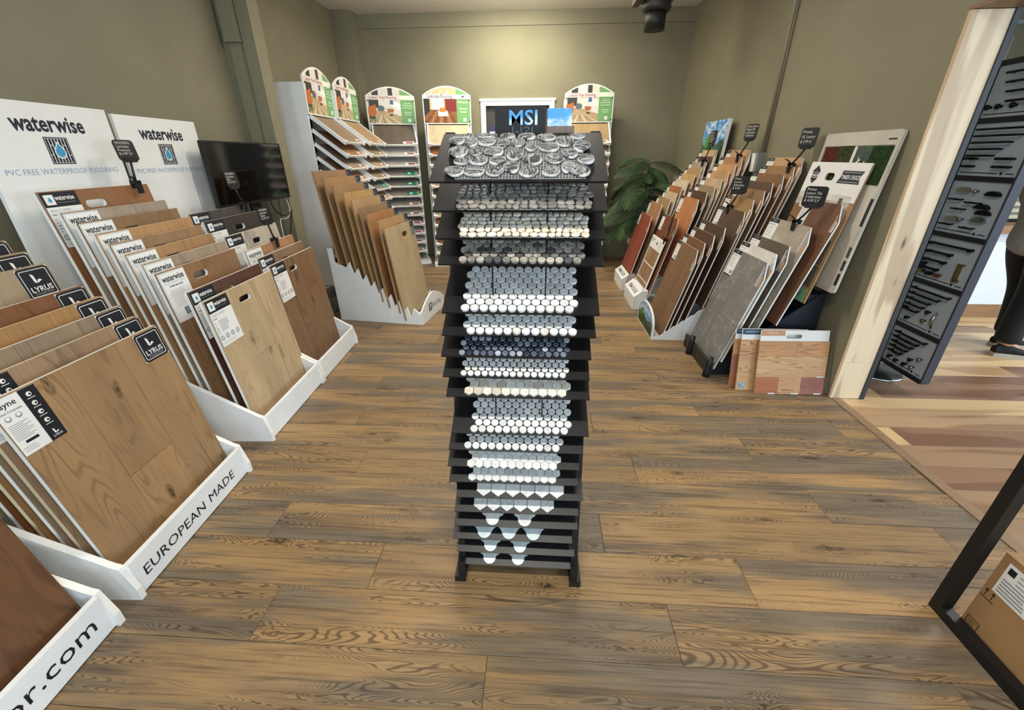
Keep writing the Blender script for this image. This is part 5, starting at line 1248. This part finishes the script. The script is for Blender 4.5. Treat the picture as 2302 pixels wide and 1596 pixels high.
OK_ = [wood('#b9824a', axis=0, ring=0.7, knots=0.0, k=2.2), wood('#c99a66', '#8a5a30', axis=0, ring=0.9, knots=0, k=2.2), wood('#a35c2a', axis=0, ring=0.25, knots=0, k=2), wood('#94564a', axis=0, ring=0.4, knots=0, k=2), wood('#c49260', '#80522b', axis=0, ring=0.95, knots=0, k=2.4)]
oak('loose oak board with handle header and two dark swatches, front of the leaning boards', 1.452, 2.508, 0.445, 0.355, 14, 1.5, (plain('#b98a62', 0.5), 0.15, 'RED OAK'),
    [(0, 0.24, 0.255, 0.355, 0), (0.24, 0.445, 0.255, 0.355, 0), (0, 0.445, 0.115, 0.255, 1), (0, 0.15, 0, 0.115, 2), (0.15, 0.295, 0, 0.115, 4), (0.295, 0.445, 0, 0.115, 3)], OK_, hole=slot(0.215, 0.355 + 0.03, 0.1, 0.026),
    sticker=[(0.09, 0.0, 0.135, 0.008, M_PAPER), (0.24, 0.0, 0.285, 0.008, M_PAPER), (0.385, 0.0, 0.43, 0.008, M_PAPER), (0.39, 0.115, 0.435, 0.122, M_PAPER)])
BM = plain('#22405c', 0.5)
oak('loose oak board with dark blue header, middle of the leaning boards', 1.352, 2.555, 0.43, 0.345, 13, 1.0, (BM, 0.125, 'SOLID PLANK'),
    [(0, 0.43, 0.205, 0.345, 4), (0, 0.43, 0.0, 0.205, 1)], OK_, sticker=[(0.012, 0.012, 0.055, 0.055, plain('#7f9db3', 0.4)), (0.016, 0.03, 0.05, 0.048, M_PAPER)])
oak('reddish oak board with dark blue header, rear of the leaning boards', 1.325, 2.595, 0.42, 0.335, 12, 0.0, (BM, 0.12, 'SOLID PLANK'),
    [(0, 0.42, 0.22, 0.335, 0), (0, 0.42, 0.10, 0.22, 3), (0, 0.42, 0, 0.10, 2)], OK_)

# ================================================================== PLANT
root = thing('potted_plant', 'dark green feathery potted plant in the back right corner', 'plant', Matrix.Translation((1.36, 5.83, 0)))
m = MB(); m.lathe([(0.115, 0.0), (0.15, 0.40), (0.152, 0.40), (0.152, 0.405)], plain('#b5ab9b', 0.6), 26); m.build('pot', root)
m = MB(); m.lathe([(0.150, 0.36), (0.166, 0.36), (0.168, 0.44), (0.154, 0.44)], plain('#b9af9f', 0.6), 26); m.build('pot_rim', root)
m = MB(); m.lathe([(0.15, 0.40), (0.02, 0.42)], plain('#2b2019', 0.9), 20); m.build('soil', root)
m = MB(); m.tube([(0, 0, 0.4), (0.01, 0, 0.8), (0.0, 0.02, 1.2), (0.02, 0, 1.34)], [0.018, 0.014, 0.01, 0.005], plain('#3b3223', 0.8), 8); m.build('trunk', root)
M_LEAF = [plain('#2a4724', 0.6, var=0.3, vs=20), plain('#37572b', 0.6, var=0.3, vs=20), plain('#1f3a22', 0.6, var=0.3, vs=20)]
r_ = random.Random(11)
def frond(a, z0, L, droop, lift, mat, n=20):
    """one bough: a rachis with drooping side shoots, each clothed in short needles"""
    m = MB(); pts = []
    for i in range(13):
        t = i / 12; rr = L * t; pts.append(Vector((math.cos(a) * rr, math.sin(a) * rr, z0 + lift * t * L - droop * t * t * L)))
    m.tube(pts, [0.006 * (1 - 0.75 * i / 12) for i in range(13)], mat, 5)
    s = Vector((-math.sin(a), math.cos(a), 0))
    for i in range(n):
        t = 0.10 + 0.90 * i / (n - 1); k = t * 12; j = min(11, int(k)); p = pts[j].lerp(pts[j + 1], k - j); d = (pts[j + 1] - pts[j]).normalized()
        ln = 0.17 * math.sin(PI * min(1, 0.22 + t * 0.70)) * (L / 0.6) ** 0.5
        for sg in (-1, 1):
            dr = (s * sg * 0.8 + d * 0.75).normalized()
            sh = [p + dr * ln * q - Vector((0, 0, 0.55 * ln * q * q)) for q in (0, 0.25, 0.5, 0.75, 1.0)]
            nv = 9
            for q in range(nv):
                f = (q + 0.5) / nv * 4; jj = min(3, int(f)); c0 = sh[jj].lerp(sh[jj + 1], f - jj); dd = (sh[jj + 1] - sh[jj]).normalized()
                sd = dd.cross(Vector((0, 0, 1))).normalized(); nl = 0.026 * (1.1 - 0.6 * q / nv)
                for g2 in (-1, 1):
                    e = c0 + sd * g2 * nl + dd * nl * 0.9 - Vector((0, 0, r_.uniform(0.0, 0.6) * nl)); w2 = dd * 0.0045
                    b_ = len(m.v); m.v += [tuple(c0 - w2), tuple(c0 + w2), tuple(e)]; m.face([b_, b_ + 1, b_ + 2], mat)
    m.build('frond', root)
for k in range(44):
    a = k * 2.399 + r_.uniform(-0.2, 0.2); h = 0.50 + 0.86 * (k / 43)
    L = (0.60 if k < 32 else 0.46) * r_.uniform(0.85, 1.1)
    # the boughs stay clear of the two walls of the corner and of the sample stand
    cx, cy = 1.36 + math.cos(a) * L, 5.83 + math.sin(a) * L
    if cx > 1.84: L *= max(0.4, (1.84 - 1.36) / (math.cos(a) * L))
    if cy < 5.50 and math.cos(a) > -0.5: L *= 0.62
    if math.cos(a) < -0.2 and math.sin(a) > 0.1: L = min(L, 0.36 / -math.cos(a))
    frond(a, h, L, r_.uniform(0.6, 1.1), r_.uniform(0.3, 0.6), M_LEAF[k % 3])

# ================================================================== HARDWARE DISPLAY IN THE OPENING
HX, HY = 2.478, 2.905
root = thing('hardware_display', 'tall dark display panel of cabinet pulls and knobs inside the wall opening', 'display panel', frame((HX, HY, 0), -90))
PWD = 0.385; M_FR = plain('#1b1c22', 0.4); M_FRS = plain('#3a3d49', 0.45)
zs = [0.10, 0.384, 0.69, 0.987, 1.305, 1.60, 1.875]
m = MB(); m.box(0, 0.014, 0.0, 0.05, 0.10, 1.885, M_FR); m.build('frame_post', root)
m = MB(); m.box(PWD - 0.012, PWD, 0.0, 0.05, 0.10, 1.885, M_FRS); m.build('frame_post', root)
for z in zs:
    m = MB(); m.box(0.014, PWD - 0.012, 0.0, 0.05, z - 0.012, z + 0.012, M_FR); m.build('frame_rail', root)
m = MB(); m.box(0.014, PWD - 0.012, 0.03, 0.045, 0.11, 1.88, M_FR); m.build('back_panel', root)
m = MB(); m.lathe([(0.17, 0.0), (0.172, 0.012), (0.165, 0.016)], M_STEEL, 30, (0.02, -0.01, 0)); m.build('base_rim', root)
m = MB(); m.lathe([(0.166, 0.012), (0.16, 0.02), (0.03, 0.03)], M_BLACK, 30, (0.02, -0.01, 0)); m.build('base_disc', root)
m = MB(); m.tube([(-0.02, 0.025, 0.02), (-0.02, 0.025, 2.0)], 0.02, M_BLACK, 12); m.build('pole', root)
PCOL = plain('#b2b9c4', 0.45, var=0.04); DKM = plain('#14151a', 0.35, 0.6); NIC = plain('#9b9a94', 0.25, 1.0); BRS = plain('#8b7a52', 0.3, 1.0); COP = plain('#8a4a3c', 0.35, 0.8)
def bar(m, x0, x1, z, mat, r_=0.0055, tw=0.0, d=0.028):
    m.tube([(x0, -d, z + tw), (x1, -d, z - tw)], r_, mat, 8)
    for x in (x0 + 0.012, x1 - 0.012): m.tube([(x, 0, z), (x, -d, z)], r_ * 0.9, mat, 6)
def flat(m, x0, x1, z, mat, h=0.007, d=0.028):
    m.prism([[(x0, z - h * 1.5), (x0 + 0.018, z - h * 1.5), (x0 + 0.022, z - h * 0.6), (x1 - 0.022, z - h * 0.6), (x1 - 0.018, z - h * 1.5), (x1, z - h * 1.5), (x1, z + h), (x0, z + h)]], -d, -d + 0.012, mat)
    for x in (x0 + 0.01, x1 - 0.01): m.box(x - 0.006, x + 0.006, -d + 0.01, 0, z - h, z + h, mat)
def knob(m, x, z, mat, r_=0.013):
    m.tube([(x, 0, z), (x, -0.015, z), (x, -0.018, z), (x, -0.028, z), (x, -0.031, z)], [r_ * 0.5, r_ * 0.45, r_, r_ * 0.95, r_ * 0.4], mat, 12)
def cup(m, x, z, mat, w_=0.04):
    prof = []
    for i in range(9):
        a = PI * i / 8; prof.append((x + w_ * math.cos(a), z - 0.008 + 0.026 * math.sin(a)))
    m.prism([prof], -0.024, 0, mat)
for i in range(6):
    z0, z1 = zs[i] + 0.014, zs[i + 1] - 0.014
    q = MB(); q.box(0.018, PWD - 0.016, 0.012, 0.03, z0, z1, PCOL); pn = q.build('sample_plate', root)
    H = z1 - z0
    def put(fn, *a):
        mm = MB(); fn(mm, *a)
        for k in range(len(mm.v)): v = mm.v[k]; mm.v[k] = (v[0], v[1] + 0.012, v[2])
        mm.build('pull' if fn is not knob else 'knob', pn)
    if i == 0:
        for j, L in enumerate((0.24, 0.19, 0.16, 0.13, 0.10)): put(bar, 0.07, 0.07 + L, z1 - 0.03 - j * 0.034, DKM, 0.008)
        for j, (x, z, mt) in enumerate(((0.09, z0 + 0.045, DKM), (0.15, z0 + 0.04, DKM), (0.22, z0 + 0.045, DKM), (0.28, z0 + 0.05, NIC), (0.31, z0 + 0.12, NIC), (0.25, z0 + 0.09, DKM))): put(knob, x, z, mt)
    elif i == 1:
        for j, L in enumerate((0.28, 0.22, 0.17, 0.14, 0.11)): put(bar, 0.05, 0.05 + L, z1 - 0.03 - j * 0.036, DKM, 0.007)
        for x, z, mt in ((0.10, z0 + 0.05, DKM), (0.22, z0 + 0.07, BRS), (0.23, z0 + 0.13, DKM), (0.06, z0 + 0.11, DKM)): put(knob, x, z, mt)
        mm = MB(); mm.tube([(0.30, -0.012, z0 + 0.05), (0.295, -0.026, z0 + 0.10), (0.30, -0.012, z0 + 0.15)], [0.005, 0.009, 0.005], NIC, 8); mm.build('pull', pn)
    elif i == 2:
        for j, L in enumerate((0.28, 0.17, 0.15, 0.12)): put(flat, 0.05, 0.05 + L, z1 - 0.04 - j * 0.05, DKM)
        put(flat, 0.03, 0.07, z0 + 0.10, DKM)
        for x, z, mt in ((0.06, z0 + 0.055, BRS), (0.12, z0 + 0.05, DKM), (0.18, z0 + 0.05, COP)): put(flat, x - 0.02, x + 0.02, z, mt)
        mm = MB(); mm.prism([[(0.29, z0 + 0.04), (0.315, z0 + 0.04), (0.315, z0 + 0.05), (0.302, z0 + 0.055), (0.302, z0 + 0.13), (0.315, z0 + 0.135), (0.315, z0 + 0.145), (0.29, z0 + 0.145)]], -0.012, 0.012, BRS); mm.build('pull', pn)
    elif i == 3:
        for x, z, mt in ((0.12, z1 - 0.05, NIC), (0.30, z1 - 0.06, DKM), (0.29, z1 - 0.16, DKM), (0.12, z0 + 0.08, NIC), (0.28, z0 + 0.09, NIC), (0.27, z0 + 0.16, DKM)): put(cup, x, z, mt)
        for x0, x1, z in ((0.06, 0.14, z1 - 0.1), (0.17, 0.26, z1 - 0.11), (0.10, 0.18, z1 - 0.15), (0.06, 0.14, z0 + 0.05), (0.2, 0.28, z0 + 0.045)): put(bar, x0, x1, z, DKM, 0.005)
        for x, z in ((0.18, z0 + 0.085), (0.2, z1 - 0.05)): put(knob, x, z, NIC, 0.01)
    elif i == 4:
        for j, L in enumerate((0.29, 0.26, 0.22, 0.18, 0.15)): put(bar, 0.06, 0.06 + L, z1 - 0.03 - j * 0.033, DKM, 0.0055)
        for j in range(2):
            put(bar, 0.05, 0.12, z0 + 0.09 - j * 0.04, DKM, 0.007); put(bar, 0.24, 0.33, z0 + 0.09 - j * 0.04, DKM, 0.007)
    else:
        for j in range(4): put(bar, 0.10 + 0.02 * j, 0.34, z1 - 0.04 - j * 0.045, DKM, 0.006)
        for x in (0.06, 0.12, 0.2, 0.28): put(knob, x, z0 + 0.05, DKM, 0.014)
    q = MB(); q.quad(0.03, 0.26, z0 + 0.014, z0 + 0.019, 0.0114, M_BLACK); q.quad(0.27, 0.285, z0 + 0.01, z0 + 0.024, 0.0114, M_BLACK); q.quad(0.30, 0.345, z0 + 0.014, z0 + 0.019, 0.0114, M_BLACK); q.build('print', pn)

# ================================================================== NEXT ROOM: rack of pale samples behind the low wall
root = thing('slat_rack', 'rack of pale tilted sample boards behind the low white wall', 'display rack', Matrix.Translation((4.25, 4.62, 0)))
m = MB(); m.box(-0.32, -0.30, 0, 0.3, 0, 1.35, M_WHITE); m.build('side_panel', root)
m = MB(); m.box(0.60, 0.62, 0, 0.3, 0, 1.35, M_WHITE); m.build('side_panel', root)
m = MB(); m.box(-0.3, 0.6, 0.28, 0.3, 0.02, 1.3, M_BLACK); m.build('back_panel', root)
for i in range(8):
    m = MB(); m.box(-0.3, 0.6, 0, 0.3, -0.008, 0.008, plain('#cfc7b2', 0.5)); m.build('sample_shelf', root, M=Matrix.Translation((0, -0.06, 0.86 + i * 0.06)) @ Matrix.Rotation(R(25), 4, 'X'))
m = MB(); m.box(-0.02, 0.02, 0, 0.02, 0, 2.9, plain('#8fa0ab', 0.5)); m.box(-0.02, 1.1, 0, 0.02, 2.86, 2.9, plain('#8fa0ab', 0.5)); m.box(0.1, 0.16, 0, 0.03, 0.0, 2.6, M_BLACK)
o = m.build('window_2', None, loc=(5.62, YB - 0.03, 0)); o['kind'] = 'structure'

# ================================================================== PERSON (mostly outside the frame on the right)
def skin_mesh(name, verts, edges, radii, mat, root_i=0, sub=2, parent=None):
    me = bpy.data.meshes.new(name); me.from_pydata(verts, edges, []); o = obj(name, me, parent)
    me.materials.append(mat)
    sk = o.modifiers.new('skin', 'SKIN'); sk.use_smooth_shade = True
    ly = me.skin_vertices[0] if me.skin_vertices else None
    if ly is None:
        bm = bmesh.new(); bm.from_mesh(me); bm.verts.layers.skin.verify(); bm.to_mesh(me); bm.free(); ly = me.skin_vertices[0]
    for i, rr in enumerate(radii):
        ly.data[i].radius = (rr, rr) if not isinstance(rr, tuple) else rr
        ly.data[i].use_root = (i == root_i)
    sb = o.modifiers.new('sub', 'SUBSURF'); sb.levels = sub; sb.render_levels = sub
    dg = bpy.context.evaluated_depsgraph_get(); ev = bpy.data.meshes.new_from_object(o.evaluated_get(dg))
    bpy.data.objects.remove(o); n_ = obj(name, ev, parent)
    return n_
per = thing('person', 'person in black trousers, black shoes and a grey sweatshirt at the right edge', 'person', Matrix.Translation((3.60, 3.30, 0)))
SKN = plain('#a9785c', 0.5, var=0.05); BLKC = plain('#0e0e10', 0.8, var=0.3, vs=18); GRYC = plain('#8a8681', 0.85, var=0.1, vs=30)
Lg, Rg = -0.09, 0.10
V = [(0, 0, 0.93), (0, 0, 1.1), (0.01, 0, 1.28), (0.0, 0, 1.44), (0.02, 0, 1.53), (0.05, 0, 1.62), (0.05, 0, 1.72),
     (0.0, Lg, 0.90), (0.04, Lg, 0.50), (0.02, Lg, 0.10), (0.14, Lg - 0.02, 0.05),
     (0.0, Rg, 0.90), (0.16, Rg, 0.50), (0.20, Rg, 0.10), (0.32, Rg, 0.05),
     (0.0, -0.19, 1.40), (0.0, -0.23, 1.14), (0.14, -0.21, 0.95), (0.20, -0.20, 0.90),
     (0.0, 0.19, 1.40), (0.0, 0.23, 1.14), (0.16, 0.21, 0.98), (0.22, 0.20, 0.94)]
E_ = [(0, 1), (1, 2), (2, 3), (3, 4), (4, 5), (5, 6), (0, 7), (7, 8), (8, 9), (9, 10), (0, 11), (11, 12), (12, 13), (13, 14), (3, 15), (15, 16), (16, 17), (17, 18), (3, 19), (19, 20), (20, 21), (21, 22)]
Rd = [(0.13, 0.10), (0.12, 0.09), (0.12, 0.09), (0.08, 0.07), 0.05, 0.085, 0.075, 0.085, 0.06, 0.04, 0.035, 0.085, 0.06, 0.04, 0.035, 0.05, 0.04, 0.03, 0.035, 0.05, 0.04, 0.03, 0.035]
for hb, sgn in ((18, -1), (22, 1)):
    hx_, hy_, hz_ = V[hb]
    for f_i, (oy, ln) in enumerate(((-0.03, 0.07), (-0.01, 0.08), (0.01, 0.075), (0.028, 0.06))):
        a_i = len(V); V += [(hx_ + 0.03, hy_ + oy, hz_ - 0.02), (hx_ + 0.03 + ln * 0.55, hy_ + oy, hz_ - 0.045), (hx_ + 0.03 + ln * 0.8, hy_ + oy, hz_ - 0.085)]
        E_ += [(hb, a_i), (a_i, a_i + 1), (a_i + 1, a_i + 2)]; Rd += [0.011, 0.009, 0.008]
    a_i = len(V); V += [(hx_ + 0.0, hy_ - sgn * 0.04, hz_ - 0.03), (hx_ + 0.03, hy_ - sgn * 0.05, hz_ - 0.06)]; E_ += [(hb, a_i), (a_i, a_i + 1)]; Rd += [0.012, 0.009]
skin_mesh('body', V, E_, Rd, SKN, parent=per)
def head():
    m = MB(); n, k = 16, 10
    prof = [(0.02, 1.56), (0.055, 1.575), (0.07, 1.61), (0.078, 1.66), (0.078, 1.71), (0.07, 1.75), (0.045, 1.785), (0.01, 1.795)]
    b = 0
    for r_, z in prof:
        for j in range(n):
            a = 2 * PI * j / n; m.v.append((0.05 + r_ * 1.2 * math.cos(a), r_ * math.sin(a), z))
    for i in range(len(prof) - 1):
        for j in range(n): m.face([i * n + j, i * n + (j + 1) % n, (i + 1) * n + (j + 1) % n, (i + 1) * n + j], SKN, True)
    m.add([(0.135, -0.012, 1.645), (0.135, 0.012, 1.645), (0.165, 0, 1.65), (0.138, 0, 1.70)], [(0, 1, 2), (1, 3, 2), (3, 0, 2)], SKN, True)
    for s in (-1, 1):
        m.add([(0.135, s * 0.02, 1.69), (0.13, s * 0.045, 1.69), (0.13, s * 0.045, 1.70), (0.137, s * 0.02, 1.702)], [(0, 1, 2, 3)], M_INK)
        m.tube([(0.05, s * 0.078, 1.66), (0.045, s * 0.09, 1.68), (0.05, s * 0.08, 1.71)], 0.008, SKN, 6)
    m.add([(0.137, -0.022, 1.618), (0.137, 0.022, 1.618), (0.139, 0.0, 1.627)], [(0, 1, 2)], plain('#8a4a42', 0.5))
    m.build('head', per)
    h = MB(); n = 16
    prof = [(0.084, 1.64), (0.09, 1.70), (0.083, 1.76), (0.055, 1.80), (0.01, 1.815)]
    for r_, z in prof:
        for j in range(n):
            a = 2 * PI * j / n; h.v.append((0.035 + r_ * 1.12 * math.cos(a), r_ * math.sin(a), z + (0.07 if math.cos(a) > 0.4 and z < 1.74 else 0)))
    for i in range(len(prof) - 1):
        for j in range(n): h.face([i * n + j, i * n + (j + 1) % n, (i + 1) * n + (j + 1) % n, (i + 1) * n + j], plain('#2a201a', 0.8), True)
    h.build('hair', per)
head()
# trousers: loose, bunched at the ankle
TV = [(0, 0, 0.93), (0, 0, 1.02), (0.0, Lg, 0.84), (0.035, Lg, 0.52), (0.03, Lg, 0.36), (0.02, Lg, 0.22), (0.035, Lg, 0.16), (0.02, Lg, 0.10), (0.0, Rg, 0.84), (0.15, Rg, 0.52), (0.18, Rg, 0.36), (0.19, Rg, 0.22), (0.205, Rg, 0.16), (0.20, Rg, 0.10)]
TE = [(0, 1), (0, 2), (2, 3), (3, 4), (4, 5), (5, 6), (6, 7), (0, 8), (8, 9), (9, 10), (10, 11), (11, 12), (12, 13)]
skin_mesh('trousers', TV, TE, [(0.15, 0.13), (0.15, 0.12), 0.115, 0.085, 0.088, 0.072, 0.085, 0.066, 0.115, 0.085, 0.085, 0.072, 0.085, 0.066], BLKC, parent=per)
SV = [(-0.03, 0, 0.73), (-0.01, 0, 0.95), (0, 0, 1.15), (0, 0, 1.34), (0.01, 0, 1.47), (0.0, -0.19, 1.40), (0.0, -0.235, 1.16), (0.12, -0.215, 0.98), (0.0, 0.19, 1.40), (0.0, 0.235, 1.16), (0.14, 0.215, 1.0)]
SE = [(0, 1), (1, 2), (2, 3), (3, 4), (3, 5), (5, 6), (6, 7), (3, 8), (8, 9), (9, 10)]
skin_mesh('sweatshirt', SV, SE, [(0.19, 0.165), (0.17, 0.145), (0.18, 0.145), (0.19, 0.145), (0.13, 0.11), 0.085, 0.062, 0.05, 0.085, 0.062, 0.05], GRYC, root_i=2, parent=per)
def shoe(x, y, yaw):
    m = MB(); sl = MB(); st = [(0.0, 0.030, 0.085), (0.03, 0.038, 0.10), (0.08, 0.040, 0.105), (0.13, 0.042, 0.085), (0.19, 0.046, 0.062), (0.24, 0.042, 0.05), (0.275, 0.026, 0.038), (0.285, 0.01, 0.03)]
    n = 12
    for mm, z0, sc, mat in ((m, 0.02, 1.0, BLKC), (sl, 0.0, 1.1, plain('#a8a49c', 0.6))):
        b = 0
        for (lx, w_, h) in st:
            for j in range(n):
                a = 2 * PI * j / n; zz = z0 + (h - z0) * (0.5 + 0.5 * math.sin(a)) if mm is m else (0.032 if math.sin(a) > 0 else 0.0)
                mm.v.append((lx - (0.004 if mm is sl and lx < 0.01 else 0), w_ * sc * math.cos(a), zz))
        for i in range(len(st) - 1):
            for j in range(n): mm.face([i * n + j, i * n + (j + 1) % n, (i + 1) * n + (j + 1) % n, (i + 1) * n + j], mat, mm is m)
        mm.face(list(range(n)), mat); mm.face([(len(st) - 1) * n + j for j in range(n)], mat)
    M = Matrix.Translation((x, y, 0)) @ Matrix.Rotation(R(yaw), 4, 'Z')
    s_ = m.build('shoe', per, M=M); sl.build('sole', s_)
shoe(-0.03, Lg, -12); shoe(0.14, Rg, -6)

# ================================================================== FOREGROUND: steel frame and carton
FX, FY = 1.42, 1.035
root = thing('steel_frame', 'black square-tube steel table frame in the bottom right corner', 'table frame', Matrix.Translation((FX, FY, 0)))
tb = 0.037
def tubebox(name, x0, x1, y0, y1, z0, z1):
    m = MB(); m.box(x0, x1, y0, y1, z0, z1, M_BLACK); m.build(name, root)
for x in (0.0, 0.72):
    for y in (0.0, -1.35):
        tubebox('post', x - tb / 2, x + tb / 2, y - tb / 2, y + tb / 2, 0, 0.88)
    tubebox('floor_rail', x - tb / 2, x + tb / 2, -1.35 + tb / 2, -tb / 2, 0, tb); tubebox('top_rail', x - tb / 2, x + tb / 2, -1.35 + tb / 2, -tb / 2, 0.88, 0.88 + tb)
for y in (0.0, -1.35):
    tubebox('top_rail', -tb / 2, 0.72 + tb / 2, y - tb / 2, y + tb / 2, 0.88, 0.88 + tb)
root = thing('carton', 'brown cardboard carton with white shipping label inside the steel frame', 'carton', frame((1.446, 0.99, 0), -90))
BWX, BDX, BHX = 0.62, 0.46, 0.335
m = MB(); m.box(0, BWX, 0, BDX, 0, BHX, M_KRAFT); m.build('body', root)
for y0, y1, a in ((0.0, 0.228, 2), (0.232, BDX, -2)):
    m = MB(); m.box(0.0, BWX, y0, y1, BHX + 0.001, BHX + 0.005, M_KRAFT); m.build('flap', root)
m = MB(); m.box(0.022, 0.30, -0.0012, 0, 0.20, 0.318, M_PAPER); lb = m.build('shipping_label', root)
m = MB(); m.quad(0.03, 0.05, 0.285, 0.308, -0.0018, M_INK); lines(m, 0.06, 0.20, 0.275, 0.305, 3, M_GREYINK, y=-0.0018, h=0.004); lines(m, 0.03, 0.11, 0.215, 0.262, 5, M_GREYINK, y=-0.0018, h=0.005, seed=4)
for i in range(14): m.quad(0.15 + i * 0.006, 0.153 + i * 0.006 + (0.001 if i % 3 else 0), 0.212, 0.25, -0.0018, M_GREYINK)
m.build('print', lb)
m = MB(); BRN = plain('#3a2416', 0.7)
for i in range(2):
    x = 0.022 + i * 0.02 - 0.008; z = 0.165
    m.quad(x - 0.0012, x + 0.0012, z, z + 0.022, -0.0008, BRN); m.poly([(x - 0.006, z + 0.02), (x + 0.006, z + 0.02), (x, z + 0.032)], -0.0008, BRN)
m.quad(0.004, 0.045, 0.158, 0.161, -0.0008, BRN)
m.prism([rrect(0.01, 0.05, 0.02, 0.065, 0.003), rrect(0.012, 0.048, 0.022, 0.063, 0.002)], -0.0009, -0.0006, BRN); lines(m, 0.014, 0.046, 0.028, 0.056, 5, BRN, y=-0.0008, h=0.0015)
m.build('print', root)
